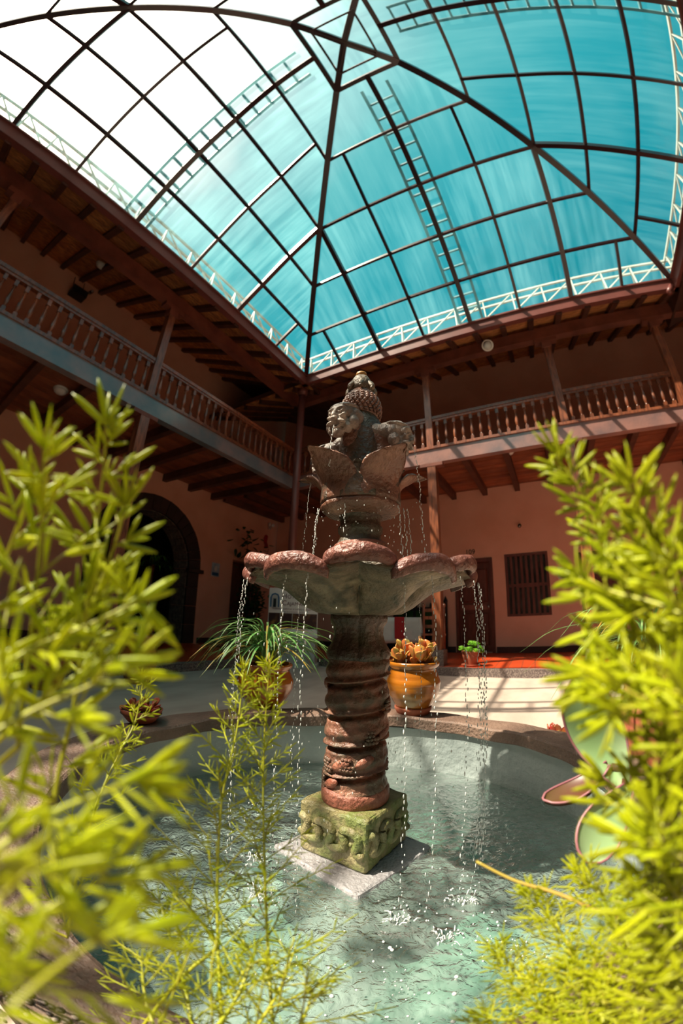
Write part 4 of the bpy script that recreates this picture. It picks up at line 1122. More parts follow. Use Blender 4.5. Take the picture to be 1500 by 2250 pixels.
for k in range(5):
    cup_petal(math.radians(-4 + 72 * k), .42, .125, .02, M['st_dark'])
# figure drum and four animal-like heads
mb = MB(); mb.lathe([(.085, 1.29), (.092, 1.34), (.088, 1.42), (.082, 1.50), (.078, 1.56), (.06, 1.60), (.05, 1.63)], 40); fpart('figure_drum', mb, M['st_dark'], True, rough(.004, 28, 8))
def head(seed):
    """bearded mask looking along -y, centred on the origin, about 0.10 wide"""
    mb = MB()
    E = lambda c, r, R=None: ellipsoid(mb, c, r, R, 16, 11)
    E((0, .008, .012), (.044, .050, .050)); E((0, .040, .006), (.046, .045, .042)); E((0, .085, .0), (.045, .06, .040))
    E((0, -.030, .012), (.034, .022, .030)); E((0, -.028, -.022), (.031, .026, .030))
    E((0, -.038, .026), (.032, .012, .007)); E((0, -.052, -.002), (.0095, .014, .019), Matrix.Rotation(-.25, 3, 'X')); E((0, -.060, -.014), (.012, .009, .008))
    for s in (-1, 1):
        E((s * .021, -.043, -.004), (.012, .010, .009)); E((s * .017, -.047, .010), (.0085, .006, .0055))
        E((s * .017, -.050, -.027), (.016, .013, .008), Matrix.Rotation(s * .45, 3, 'Y')); E((s * .044, .004, .002), (.010, .014, .022)); E((s * .040, -.010, -.030), (.014, .022, .026))
        E((s * .026, -.028, -.048), (.014, .016, .020))
    E((0, -.050, -.041), (.017, .012, .008)); E((0, -.040, -.060), (.020, .018, .020))
    for s in (-1, 1): E((s * .0165, -.0475, .0095), (.0068, .0050, .0046))
    pts = [Vector((.0400 * math.cos(a), .010 + .0440 * math.sin(a), .036 - .004 * math.sin(a))) for a in [2 * math.pi * k / 24 for k in range(24)]]
    mb.tube(pts, .0058, 8, True)
    def post(a, nn):
        for s in (-1, 1):
            for c, w_, dpt in (((s * .0165, -.050, .0175), .0060, .0065), ((s * .0235, -.046, .008), .0045, .005), ((s * .0085, -.050, .008), .0045, .006), ((s * .018, -.048, .001), .006, .005), ((s * .010, -.056, -.020), .004, .004), ((s * .030, -.040, -.020), .006, .005)):
                d_ = ((a - np.array(c)) ** 2).sum(1); a = a - nn * (dpt * np.exp(-d_ / (w_ * w_)))[:, None]
        d_ = ((a - np.array((0, -.062, -.034))) ** 2).sum(1); a = a + np.array((0, 1, 0)) * (.020 * np.exp(-d_ / .009 ** 2))[:, None]
        return a + nn * (.0009 * wob(a, 120, seed))[:, None]
    return fuse('mask_head', mb, M['st_mask'], .0021, 2, .5, post)
hm_ = head(1.0)
HEADS = [(-32, .118, 1.540, -12, 1.06), (66, .142, 1.492, -18, 1.0), (-112, .145, 1.445, -30, 1.0), (158, .13, 1.5, -15, 1.0)]
for az, r, z, pitch, sc_ in HEADS:
    a = math.radians(az)
    # the head model looks along -y; az 0 is the viewer side, positive to the right
    link('mask_head', hm_, fo, (r * math.sin(a), -r * math.cos(a), z), (math.radians(-pitch), 0, a), (sc_ * 1.12, sc_, sc_ * .94))
    # shoulder joining head and drum
mb = MB()
for az, r, z, pitch, sc_ in HEADS:
    a = math.radians(az); d_ = Vector((math.sin(a), -math.cos(a), 0))
    for k in range(5):
        f = k / 4; ellipsoid(mb, d_ * (r * .74 * f) + Vector((0, 0, 1.50 * (1 - f) + (z + .005) * f)), (.055 - .016 * f, .055 - .016 * f, .075 - .030 * f), None, 12, 8)
    ellipsoid(mb, d_ * (r * .55) + Vector((0, 0, z - .055)), (.036, .036, .05), None, 12, 8)
ellipsoid(mb, (0, 0, 1.50), (.082, .082, .10), None, 16, 10)
sh = fuse('shoulders', mb, M['st_brown'], .005, 6, .5, lambda a, nn: a + nn * (.0022 * wob(a, 46, 3))[:, None]); link('shoulders', sh, fo)
# pineapple knob: scales in offset rows
mb = MB(); mb.lathe([(.04, 1.575), (.068, 1.60), (.074, 1.625), (.072, 1.655), (.060, 1.69), (.045, 1.712), (.02, 1.72)], 32); pin = fpart('pineapple', mb, M['st_brown'], True)
mb = MB(); nrow = 9
for j in range(nrow):
    z = 1.603 + j * .0125; t_ = (z - 1.63) / .088; r = .0745 * math.sqrt(max(.05, 1 - (t_ * 1.02) ** 2)); cnt = max(8, int(26 * r / .0745))
    for i in range(cnt):
        a = 2 * math.pi * (i + .5 * (j % 2)) / cnt
        ellipsoid(mb, (r * math.cos(a), r * math.sin(a), z), (.0075, .0088, .0075), rotz(a), 6, 5)
stuffpart(fpart('pineapple_scale', mb, M['st_brown'], True, None, pin))
# crown flower
mb = MB(); mb.lathe([(.03, 1.712), (.042, 1.725), (.044, 1.745), (.040, 1.765), (.030, 1.785), (.018, 1.795), (.004, 1.797)], 28); fpart('crown_dome', mb, M['st_under'], True, rough(.0015, 50))
for k in range(7):
    a = 2 * math.pi * k / 7 + .2; d_ = Vector((math.cos(a), math.sin(a), 0)); mb = MB()
    for f in range(6):
        u = f / 5; ellipsoid(mb, d_ * (.030 + .026 * math.sin(u * 1.7)) + Vector((0, 0, 1.752 - .034 * u)), (.013 - .003 * u, .013 - .003 * u, .011), None, 8, 6)
    link('crown_petal', fuse('crown_petal', mb, M['st_under'], .003, 4), fo)
mb = MB(); mb.lathe([(.020, 1.793), (.022, 1.80), (.021, 1.808), (.012, 1.814), (.004, 1.815)], 16); fpart('nozzle', mb, M['st_tip'], True)

# ------------------------------------------------------------------ falling water and splashes
def drop_mat():
    m = bpy.data.materials.new('falling_water'); m.use_nodes = True
    b = m.node_tree.nodes['Principled BSDF']; b.inputs['Base Color'].default_value = (.80, .80, .78, 1); b.inputs['Roughness'].default_value = .08
    b.inputs['Transmission Weight'].default_value = .15; b.inputs['IOR'].default_value = 1.33; b.inputs['Specular IOR Level'].default_value = .8
    return m
M['drop'] = drop_mat()
mb = MB(); rd = random.Random(3)
def drop(p, r, l): ellipsoid(mb, p, (r, r, l), Matrix.Rotation(rd.uniform(-.3, .3), 3, 'X'), 6, 5)
def trickle(x, y, z0, z1, vx=0.0, vy=0.0, dens=1.0, r0=.0018):
    z = z0; tt = 0
    while z > z1:
        t_ = math.sqrt(max(0, (z0 - z)) / 4.9); j = .0012 + .006 * t_
        drop((x + vx * t_ + rd.gauss(0, j), y + vy * t_ + rd.gauss(0, j), z), r0 * rd.uniform(.6, 1.25), r0 * rd.uniform(1.2, 3.2) * (1 + t_))
        z -= (.0075 + .06 * t_ * t_ + .02 * t_ * rd.random()) / dens
for az, r, z in ((-32, .36, .965), (-20, .37, .965), (-62, .375, .965), (-75, .38, .965), (-84, .385, .96), (30, .365, .965), (48, .37, .97), (60, .38, .965), (72, .385, .965), (80, .385, .965), (88, .38, .965), (66, .39, .96), (140, .38, .965), (-140, .38, .965), (20, .33, .95)):
    a = math.radians(az); trickle(r * math.sin(a), -r * math.cos(a), z, ZW, .05 * math.sin(a), -.05 * math.cos(a))
for az, r, z, *_ in HEADS[:3]:
    a = math.radians(az); rr_2 = r + .055; trickle(rr_2 * math.sin(a), -rr_2 * math.cos(a), z - .055, 1.33 if az == -32 else 1.02, .10 * math.sin(a), -.10 * math.cos(a), 1.4, .0017)
for az, r, z, z1 in ((-68, .15, 1.215, 1.02), (-66, .155, 1.215, 1.03), (-20, .14, 1.21, 1.12), (50, .16, 1.215, 1.0), (62, .16, 1.215, 1.0), (75, .165, 1.22, 1.0)):
    a = math.radians(az); trickle(r * math.sin(a), -r * math.cos(a), z, z1, .06 * math.sin(a), -.06 * math.cos(a), 1.1, .0019)
for _ in range(260):
    ix, iy, am = IMP[rd.randrange(len(IMP))]; a = rd.uniform(0, 6.28); r = abs(rd.gauss(0, .06)); drop((ix + r * math.cos(a), iy + r * math.sin(a), ZW + .004 + abs(rd.gauss(0, .028))), rd.uniform(.0012, .0035), rd.uniform(.0012, .004))
for _ in range(150):
    a = rd.uniform(0, 6.28); r = rd.uniform(.14, .42); drop((r * math.cos(a), r * math.sin(a), rd.uniform(.12, .9)), rd.uniform(.0012, .0022), rd.uniform(.002, .006))
for _ in range(90):
    a = rd.uniform(-1.2, 1.6); r = rd.uniform(.10, .22); drop((r * math.sin(a), -r * math.cos(a), rd.uniform(1.0, 1.25)), rd.uniform(.001, .0018), rd.uniform(.0012, .004))
dw = link('falling_water', mb.mesh('falling_water', M['drop'], True), None, FA, (0, 0, FROT)); tag(dw, 'white drops and trickles of water falling from the fountain', 'water', kind='stuff')
# ragged splashes where the trickles strike
mb = MB()
for ix, iy, am in IMP[:6]:
    for k in range(26):
        a = rd.uniform(0, 6.28); r0 = rd.uniform(.002, .022); l = rd.uniform(.006, .026); t_ = rd.uniform(.15, 1.2)
        d_ = Vector((math.cos(a), math.sin(a), 0)); o = Vector((ix + rd.gauss(0, .012), iy + rd.gauss(0, .012), ZW - .002)) + d_ * r0
        q1 = o + d_ * l * .4 * math.cos(t_) + Vector((0, 0, l * .7 * math.sin(t_) + .003)); q2 = o + d_ * l * math.cos(t_) + Vector((0, 0, l * .75 * math.sin(t_)))
        mb.tube([o, q1, q2], [.0026, .0017, .0008], 5)
sp_ = link('splash', mb.mesh('splash', M['drop'], True), None, FA, (0, 0, FROT)); tag(sp_, 'small crown splashes on the pool where the trickles land', 'splash', kind='stuff')
# air bubbles floating on the pool
mb = MB()
for _ in range(46):
    x, y = rd.uniform(-.1, .5), rd.uniform(-.9, -.40); r = rd.uniform(.002, .0055)
    ellipsoid(mb, (x, y, ZW + .002), (r, r, r * .8), None, 8, 5)
ob = link('air_bubbles', mb.mesh('air_bubbles', M['drop'], True), None, FA, (0, 0, FROT)); tag(ob, 'tiny clear bubbles floating on the near side of the pool', 'bubbles', kind='stuff')

# ------------------------------------------------------------------ ferns on the near rim (frond spines in world metres)
SPINES = {
    'left': [
        [(5.549,3.774,0.730),(5.525,3.758,0.803),(5.522,3.755,0.882),(5.530,3.764,0.946),(5.541,3.773,0.981)],
        [(5.573,3.781,0.771),(5.564,3.770,0.839),(5.568,3.771,0.903),(5.581,3.779,0.946)],
        [(5.603,3.795,0.806),(5.575,3.799,0.829),(5.544,3.810,0.847),(5.523,3.822,0.862)],
        [(5.609,3.821,0.787),(5.578,3.824,0.804),(5.553,3.832,0.817),(5.534,3.840,0.830)],
        [(5.621,3.859,0.750),(5.590,3.858,0.766),(5.566,3.864,0.775),(5.550,3.871,0.781)],
        [(5.639,3.886,0.715),(5.606,3.877,0.732),(5.582,3.878,0.741),(5.559,3.878,0.740)],
        [(5.659,3.930,0.730),(5.630,3.920,0.740),(5.604,3.911,0.742),(5.591,3.914,0.745)],
        [(5.592,3.732,0.826),(5.579,3.733,0.870),(5.574,3.738,0.904),(5.574,3.742,0.926)],
        [(5.544,3.771,0.806),(5.527,3.773,0.857),(5.515,3.771,0.899),(5.515,3.778,0.928)],
        [(5.636,3.896,0.748),(5.613,3.890,0.762),(5.595,3.883,0.763)],
    ],
    'leftmid': [
        [(5.505,3.642,0.491),(5.470,3.609,0.530),(5.405,3.563,0.609),(5.357,3.540,0.661),(5.323,3.524,0.697),(5.298,3.502,0.752)],
    ],
    'mid': [
        [(5.457,3.813,0.450),(5.407,3.769,0.505),(5.343,3.713,0.579),(5.300,3.680,0.635),(5.255,3.660,0.705),(5.224,3.640,0.780)],
        [(5.427,3.847,0.449),(5.358,3.793,0.497),(5.300,3.745,0.559),(5.255,3.707,0.622),(5.226,3.684,0.691),(5.199,3.667,0.788)],
        [(5.489,3.810,0.461),(5.451,3.764,0.482),(5.432,3.729,0.520),(5.412,3.691,0.540)],
        [(5.466,3.848,0.477),(5.404,3.838,0.492),(5.353,3.824,0.511)],
        [(5.526,3.813,0.482),(5.499,3.766,0.497),(5.475,3.736,0.518)],
        [(5.497,3.833,0.494),(5.440,3.820,0.505),(5.397,3.808,0.529)],
        [(5.402,3.765,0.512),(5.400,3.734,0.538),(5.402,3.703,0.552)],
        [(5.442,3.877,0.476),(5.411,3.871,0.485),(5.382,3.863,0.496)],
    ],
    'right': [
        [(5.413,4.107,0.761),(5.382,4.094,0.828),(5.368,4.081,0.888),(5.366,4.066,0.942),(5.365,4.052,0.976)],
        [(5.420,4.115,0.830),(5.404,4.103,0.876),(5.397,4.096,0.914),(5.402,4.093,0.936)],
        [(5.436,4.116,0.806),(5.425,4.093,0.818),(5.408,4.071,0.822),(5.405,4.053,0.824)],
        [(5.413,4.129,0.865),(5.398,4.114,0.884),(5.386,4.106,0.901)],
        [(5.451,4.127,0.709),(5.416,4.105,0.731),(5.393,4.086,0.742),(5.376,4.071,0.748)],
        [(5.471,4.134,0.674),(5.433,4.115,0.690),(5.407,4.101,0.701)],
        [(5.499,4.142,0.628),(5.443,4.114,0.694),(5.415,4.102,0.753),(5.398,4.098,0.800)],
        [(5.429,4.115,0.847),(5.412,4.096,0.861),(5.396,4.074,0.871),(5.384,4.054,0.883)],
        [(5.414,4.137,0.713),(5.378,4.114,0.771),(5.363,4.105,0.835),(5.363,4.106,0.883)],
        [(5.450,4.114,0.792),(5.440,4.098,0.804),(5.424,4.083,0.807),(5.420,4.066,0.809)],
        [(5.477,4.118,0.722),(5.450,4.103,0.733),(5.439,4.085,0.742)],
    ],
    'rightlow': [
        [(5.423,4.125,0.521),(5.349,4.093,0.546),(5.296,4.059,0.568),(5.261,4.029,0.579)],
        [(5.405,4.098,0.502),(5.354,4.063,0.510),(5.313,4.031,0.518),(5.284,4.008,0.520)],
        [(5.405,4.076,0.486),(5.380,4.044,0.488),(5.351,4.014,0.484)],
        [(5.423,4.143,0.552),(5.348,4.119,0.584),(5.299,4.094,0.604),(5.267,4.074,0.611)],
        [(5.454,4.149,0.585),(5.377,4.129,0.617),(5.328,4.116,0.642)],
        [(5.422,4.116,0.507),(5.368,4.083,0.514),(5.333,4.053,0.528)],
        [(5.447,4.139,0.535),(5.385,4.109,0.546),(5.339,4.080,0.554)],
        [(5.481,4.155,0.595),(5.428,4.137,0.614),(5.393,4.126,0.630)],
        [(5.307,4.114,0.583),(5.287,4.059,0.597),(5.280,4.015,0.605),(5.274,3.976,0.618)],
    ],
}
def needle_mesh(L, w, name='leaf'):
    mb = MB(); st = [(0, .25), (.2, .85), (.5, 1.0), (.8, .8), (1.0, .12)]; n = 6
    for u, k in st:
        for j in range(n):
            a = 2 * math.pi * j / n; mb.v.append((w * k * math.cos(a), w * .45 * k * math.sin(a) + .06 * L * u * u, L * u))
    for i in range(len(st) - 1):
        for j in range(n): mb.f.append((i * n + j, i * n + (j + 1) % n, (i + 1) * n + (j + 1) % n, (i + 1) * n + j))
    mb.f.append(tuple(range(n))[::-1]); mb.f.append(tuple((len(st) - 1) * n + j for j in range(n)))
    return mb.mesh(name, M['fern'], True)
def needle_mats(sp, rg, step, blen, bn, per, spread, up_bias=.15, bare=0.0, taper=True):
    """positions for needles round a frond: list of (matrix, length factor) and twig polylines"""
    pts = catmull(sp, 60); cum = [0]
    for a, b in zip(pts, pts[1:]): cum.append(cum[-1] + (b - a).length)
    T = cum[-1]; s = bare * T; mats = []; twigs = []; k = 0
    while s < T:
        i = max(j for j in range(len(cum) - 1) if cum[j] <= s); u = (s - cum[i]) / max(1e-9, cum[i + 1] - cum[i])
        p = pts[i].lerp(pts[i + 1], u); d = (pts[i + 1] - pts[i]).normalized()
        x = d.orthogonal().normalized(); y = d.cross(x)
        f = s / T; bl = blen * (1.0 if not taper else (1.15 - .95 * f ** 2)) * rg.uniform(.6, 1.2)
        az = k * 2.4 + rg.uniform(-.4, .4)
        side = x * math.cos(az) + y * math.sin(az)
        bd = (side * spread + d * (1 - spread * .45) * .75 + Vector((0, 0, up_bias))).normalized()
        q0 = p; tw = [p]
        for b in range(bn):
            bd = (bd + Vector((rg.gauss(0, .07), rg.gauss(0, .07), .03))).normalized()
            q1 = q0 + bd * bl / bn; tw.append(q1)
            for c in range(per):
                ox = bd.orthogonal().normalized(); oy = bd.cross(ox); a2 = rg.uniform(0, 6.28)
                nd = (bd * rg.uniform(.5, 1.0) + (ox * math.cos(a2) + oy * math.sin(a2)) * rg.uniform(.5, .9)).normalized()
                mats.append((q0.lerp(q1, rg.random()), nd, rg.uniform(.65, 1.15) * (1 - .25 * f)))
            q0 = q1
        mats.append((q0, bd, rg.uniform(.7, 1.0)))
        twigs.append(tw); s += step * (1 - .35 * f); k += 1
    for _ in range(6): mats.append((pts[-1], (d + Vector((rg.gauss(0, .5), rg.gauss(0, .5), rg.gauss(0, .4)))).normalized(), rg.uniform(.7, 1.1)))
    return pts, mats, twigs
def fern(key, label, nl, nw, step, blen, bn, per, spread, seed, stem_r, limit=285, skip_last=False, group=None, root=None):
    rg = random.Random(seed); sps = SPINES[key]
    base = Vector(sps[0][0]) if root is None else Vector(root)
    t = thing('asparagus_fern', label, 'fern', base, group)
    me = needle_mesh(nl, nw); allm = []; fr_ = None
    for i, sp in enumerate(sps):
        if skip_last and i == len(sps) - 1:
            mb = MB(); pp = catmull(sp, 24); mb.tube(pp, [stem_r * 1.4 * (1 - .4 * k / 23) for k in range(24)], 8); link('dry_stem', mb.mesh('dry_stem', M['orangestem'], True), t); continue
        pts, mats, twigs = needle_mats(sp, rg, step, blen, bn, per, spread)
        full = ([base] if root is not None else []) + [Vector(p) for p in sp]
        if root is not None: full = catmull([base, base.lerp(Vector(sp[0]), .6) + Vector((0, 0, .02)), Vector(sp[0])], 8)[:-1] + pts
        else: full = pts
        mb = MB(); m_ = len(full); mb.tube(full, [stem_r * (1.25 - .8 * k / (m_ - 1)) for k in range(m_)], 6)
        for tw in twigs: mb.tube(tw, [stem_r * .5] * (len(tw) - 1) + [stem_r * .3], 4)
        fr_ = link('frond_stem', mb.mesh('frond_stem', M['fern_stem'], True), t)
        PINV[fr_.name] = PINV[t.name].copy() if False else Matrix.Identity(4)
        allm += [(p_, d_, s_, fr_) for p_, d_, s_ in mats]
    rg.shuffle(allm)
    cap = Vector(CAM)
    allm.sort(key=lambda q: (q[0] - cap).length)
    rest = MB(); v0 = [Vector(v.co) for v in me.vertices]; f0 = [tuple(p.vertices) for p in me.polygons]
    for i, (p, d, s, fr_) in enumerate(allm):
        if (p - cap).length < .11: continue
        R = d.to_track_quat('Z', 'X')
        if i < limit:
            o = link('leaf', me, fr_, p, R.to_euler(), (s, s, s))
        else:
            R3_ = R.to_matrix() * s; rest.add([p + R3_ @ v for v in v0], f0)
    if rest.v: stuffpart(link('foliage', rest.mesh('foliage', M['fern'], True, False), t))
    return t
def rim(x, y): return FL(x, y, ZRIM)
fern('left', 'large loose yellow-green fern clump close by on the left, before the arch', .034, .0026, .0185, .028, 2, 2, .75, 11, .0016, root=rim(-.62, -1.02))
fern('leftmid', 'single thin fern strand hanging before the left basin wall', .020, .0011, .013, .05, 3, 3, .85, 12, .0016, root=rim(-.50, -.92))
fern('mid', 'sharp feathery fern strands in front of the spider plant pot', .021, .0011, .0115, .075, 4, 3, .85, 13, .0018, root=rim(-.22, -1.02))
fern('right', 'large dense yellow-green fern clump close by on the right, before the window', .028, .0023, .0105, .036, 2, 3, .75, 14, .0016, root=rim(.62, -.98))
fern('rightlow', 'bushy bright fern leaning over the pool at lower right', .021, .0012, .0055, .048, 3, 4, .8, 15, .0016, skip_last=True, root=rim(.40, -1.03))

# ------------------------------------------------------------------ potted plants
def pot_thing(name, label, cat, c, prof, m, saucer=None, grooves=0, group=None):
    t = thing(name, label, cat, c, group)
    mb = MB(); mb.lathe(prof, 48, c, cap=False); o = len(mb.v)
    r0, z0 = prof[0]; mb.lathe([(.002, z0), (r0, z0)], 48, c, cap=False)
    link('pot', mb.mesh('pot', m, True), t)
    rt, zt = prof[-1]
    mb = MB(); mb.lathe([(.003, zt - .018), (rt * .5, zt - .012), (rt + .004, zt - .02)], 24, c, cap=False); link('soil', mb.mesh('soil', M['soil']), t)
    if saucer:
        mb = MB(); r, h = saucer; mb.lathe([(.002, 0), (r * .86, 0), (r, h * .75), (r, h), (r * .94, h), (r * .84, h * .4), (.002, h * .35)], 40, c, cap=False); link('saucer', mb.mesh('saucer', M['terra'], True), t)
    return t
def bulge_pot(H, rb, rm, rn, rl, z0=0.0, gro=True):
    pr = [(rb, z0), (rb * 1.04, z0 + .01)]
    for k in range(1, 22):
        u = k / 22; z = z0 + .01 + (H * .84 - .01) * u
        r = rb + (rm - rb) * math.sin(min(1, u / .62) * math.pi / 2) if u < .62 else rm - (rm - rn) * ((u - .62) / .38) ** 1.6
        if gro and .52 < u < .86: r += .0018 * math.cos(u * 120)
        pr.append((r, z))
    pr += [(rn, z0 + H * .86), (rl, z0 + H * .92), (rl + .003, z0 + H * .97), (rl, z0 + H), (rl - .012, z0 + H * .995), (rl - .016, z0 + H * .94)]
    return pr
def obov(L, W, curl, m, name='leaf', cup=.25, thick=.0022):
    mb = MB(); nu, nv = 7, 9; two = []
    for s in (0, 1):
        P = []
        for i in range(nu):
            u = -1 + 2 * i / (nu - 1); row = []
            for j in range(nv):
                v = j / (nv - 1); w = W * (.14 + .86 * math.sin(min(1, v / .68) * math.pi / 2) ** 1.4) * (1 if v < .68 else math.sqrt(max(0.0, 1 - ((v - .68) / .322) ** 2)))
                z = L * v; y = curl * L * v * v + cup * abs(u) ** 2 * w
                row.append((u * w, y + (thick if s else -thick), z))
            P.append(row)
        mb.grid(P); two.append(P)
    A_, B_ = 0, nu * nv
    for idx in ([j for j in range(nv)], [(nu - 1) * nv + j for j in range(nv)], [i * nv + nv - 1 for i in range(nu)], [i * nv for i in range(nu)]):
        for a, b in zip(idx, idx[1:]): mb.f.append((a, b, B_ + b, B_ + a))
    return mb.mesh(name, m, True)
def rosette(t, c, me_list, n, R0, rg, lean=(.15, 1.1), rad=.02, hgt=.0):
    for i in range(n):
        az = i * 2.4 + rg.uniform(-.2, .2); le = lean[0] + (lean[1] - lean[0]) * (i / n) + rg.uniform(-.1, .1)
        d = Vector((math.sin(le) * math.cos(az), math.sin(le) * math.sin(az), math.cos(le)))
        q = d.to_track_quat('Z', 'Y'); s = rg.uniform(.7, 1.15)
        link('leaf', me_list[i % len(me_list)], t, c + Vector((math.cos(az), math.sin(az), 0)) * rad * rg.uniform(.2, 1) + Vector((0, 0, hgt)), q.to_euler(), (s, s, s))
# right pot with pink succulents
c = FL(.295, .815, ZRIM)
PR = pot_thing('succulent_pot', 'ochre glazed pot of pink-orange succulents on the far basin rim', 'potted plant', c, bulge_pot(.255, .085, .142, .118, .135, .022), M['glaze'], (.098, .04))
rg = random.Random(21); sl = [obov(.075, .026, .10, M['succ']), obov(.06, .022, -.08, M['succ']), obov(.085, .024, .2, M['succ'])]
for k in range(8):
    a = k * 2 * math.pi / 8; r = .075 if k else 0
    rosette(PR, c + Vector((r * math.cos(a), r * math.sin(a), .255 + .03 * (k % 3))), sl, 10, .1, rg, (.1, 1.25), .03)
# left pot with spider plant
def ribbon(pts, w, m, name='leaf'):
    mb = MB(); P = catmull(pts, 14); n = len(P); rows = [[], [], []]
    for i, p in enumerate(P):
        d = (P[min(n - 1, i + 1)] - P[max(0, i - 1)]).normalized(); s = d.cross(Vector((0, 0, 1)))
        s = s.normalized() if s.length > .05 else Vector((1, 0, 0)); u = i / (n - 1); ww = w * (.6 + .6 * math.sin(u * math.pi * .8)) * (1 - u ** 4 * .93)
        up = s.cross(d)
        rows[0].append(p - s * ww + up * ww * .35); rows[1].append(p); rows[2].append(p + s * ww + up * ww * .35)
    mb.grid(rows); o = len(mb.v); mb.grid([[q - Vector((0, 0, .0008)) for q in r] for r in rows])
    return mb.mesh(name, m, True, False)
def spider(t, c, n, rg, L=(.22, .42), dry=.16, w=.0052):
    for i in range(n):
        az = rg.uniform(0, 2 * math.pi); l = rg.uniform(*L); el = rg.uniform(.35, 1.45); d = Vector((math.cos(az), math.sin(az), 0))
        p0 = c + d * rg.uniform(.005, .06); p1 = p0 + d * l * .30 * math.cos(el) + Vector((0, 0, l * .42 * math.sin(el) + .03)); droop = rg.uniform(.05, .40) * l * (1.5 - el)
        p2 = p0 + d * l * (.38 + .32 * math.cos(el)) + Vector((0, 0, l * .50 * math.sin(el) - droop * .2)); p3 = p0 + d * l * (.55 + .45 * math.cos(el)) + Vector((0, 0, l * .38 * math.sin(el) - droop))
        link('leaf', ribbon([p0, p1, p2, p3], w * rg.uniform(.7, 1.2), M['grassdry'] if rg.random() < dry else M['grassleaf']), t)
c = FL(-.515, .885, ZRIM)
PL = pot_thing('spider_plant_pot', 'ochre glazed pot with arching spider plant on the far left basin rim', 'potted plant', c, bulge_pot(.235, .10, .158, .132, .148), M['glaze2'])
spider(PL, c + Vector((0, 0, .225)), 150, random.Random(31), (.22, .50))
c = FL(1.62, .62, 0.0)
SP2 = pot_thing('spider_plant_pot', 'second spider plant with thin arching leaves behind the right fern', 'potted plant', c, bulge_pot(.52, .14, .20, .16, .18), M['terra'])
spider(SP2, c + Vector((0, 0, .52)), 80, random.Random(37), (.4, .85), .12, .006)
# small terracotta pot with bright herb on the kerb
c = Vector((-.60, 3.02, HF))
HP = pot_thing('herb_pot', 'small terracotta pot with bright green herb on the right corridor kerb', 'potted plant', c, [(.09, .012), (.12, .10), (.135, .17), (.13, .20), (.14, .21), (.14, .235), (.128, .235), (.125, .21)], M['terra'], (.15, .03))
rg = random.Random(41); hl = [obov(.07, .040, .2, M['herb'], cup=.5), obov(.055, .034, -.2, M['herb'], cup=.6)]
for k in range(11):
    a = k * 2.4; r = .02 * k; o_ = c + Vector((r * math.cos(a) + .05, r * math.sin(a) + .06, .22 + .10 * rg.random() + (.06 if k < 5 else -.02)))
    mb = MB(); mb.tube([c + Vector((0, 0, .21)), (c + o_) / 2 + Vector((0, 0, .16)), o_], .004, 5); link('stem', mb.mesh('stem', M['herb'], True), HP)
    rosette(HP, o_, hl, 6, .1, rg, (.2, 1.3), .02)
# red succulents along the right part of the rim, pink ones on the left
for (x, y, lab, n_, mk, sd, sc_) in ((.95, .55, 'red and yellow succulents in a pot behind the right basin rim', 34, 'succ_red', 51, 1.5), (-.93, .30, 'low bowl of small red succulents on the left basin rim', 20, 'succ_red', 52, .9)):
    c = FL(x, y, 0 if x > 0 else ZRIM)
    t = pot_thing('succulent_bowl', lab, 'potted plant', c, [(.09, 0), (.12, .13), (.13, .215), (.12, .215)] if x > 0 else [(.06, 0), (.085, .03), (.095, .055), (.088, .055)], M['terra'])
    if x > 0: c = c + Vector((0, 0, .185))
    rg = random.Random(sd); sl2 = [obov(.062 * sc_, .019, .15, M[mk]), obov(.05 * sc_, .016, -.1, M['succ'])]
    for k in range(4):
        a = k * 1.57; rosette(t, c + Vector((.045 * math.cos(a), .045 * math.sin(a), .045)), sl2, n_ // 4 + 2, .1, rg, (.2, 1.3), .015)
# big flat-leaved succulent at the right edge of the pool
c = FL(.58, -.93, ZRIM)
AG = pot_thing('paddle_succulent', 'large purple-edged flat-leaved succulent at the right edge of the basin', 'potted plant', c, [(.06, 0), (.09, .06), (.10, .10), (.092, .10)], M['terra'])
def paddle(p0, tip, nrm_, W, m, name='leaf'):
    p0, tip, nrm_ = Vector(p0), Vector(tip), Vector(nrm_)
    d = tip - p0; L_ = d.length; d.normalize(); s = d.cross(nrm_).normalized(); nn = s.cross(d)
    mb = MB(); nu, nv = 11, 15; edge = []
    def w_(v): return W * (.25 + .75 * math.sin(min(1, v / .6) * math.pi / 2)) * (1 if v < .6 else math.sqrt(max(0, 1 - ((v - .6) / .402) ** 2)))
    for sd in (1, -1):
        P = []
        for i in range(nu):
            u = -1 + 2 * i / (nu - 1)
            P.append([p0 + d * L_ * v + s * u * w_(v) + nn * (.22 * W * u * u - .10 * L_ * math.sin(v * math.pi) + sd * .003) for v in [j / (nv - 1) for j in range(nv)]])
        mb.grid(P)
        if sd == 1: edge = P[0] + P[-1][::-1]
    o = link(name, mb.mesh(name, m, True), AG)
    e = MB(); e.tube(edge, .0017, 6); l_ = link('leaf_edge', e.mesh('leaf_edge', M['agave_edge'], True), o)
b0 = c + Vector((0, 0, .10))
paddle((5.088, 4.140, .628), (5.040, 4.078, .768), Vector((.95, -.12, .25)) + Vector((0, .25, .25)), .040, M['agave'])
paddle((5.075, 4.125, .650), (5.106, 4.039, .610), (0.25, -.1, 1), .020, M['agave_dark'])
paddle((5.135, 4.135, .645), (5.183, 4.088, .572), Vector((.88, -.14, .46)) + Vector((.3, .5, 0)), .030, M['agave'])
for q_ in ((5.088, 4.140, .632), (5.075, 4.127, .650), (5.135, 4.137, .646)):
    mb = MB(); mb.tube(catmull([b0, (b0 + Vector(q_)) / 2 + Vector((0, 0, .06)), Vector(q_)], 10), .006, 8); link('stem', mb.mesh('stem', M['agave_dark'], True), AG)
rg = random.Random(61)
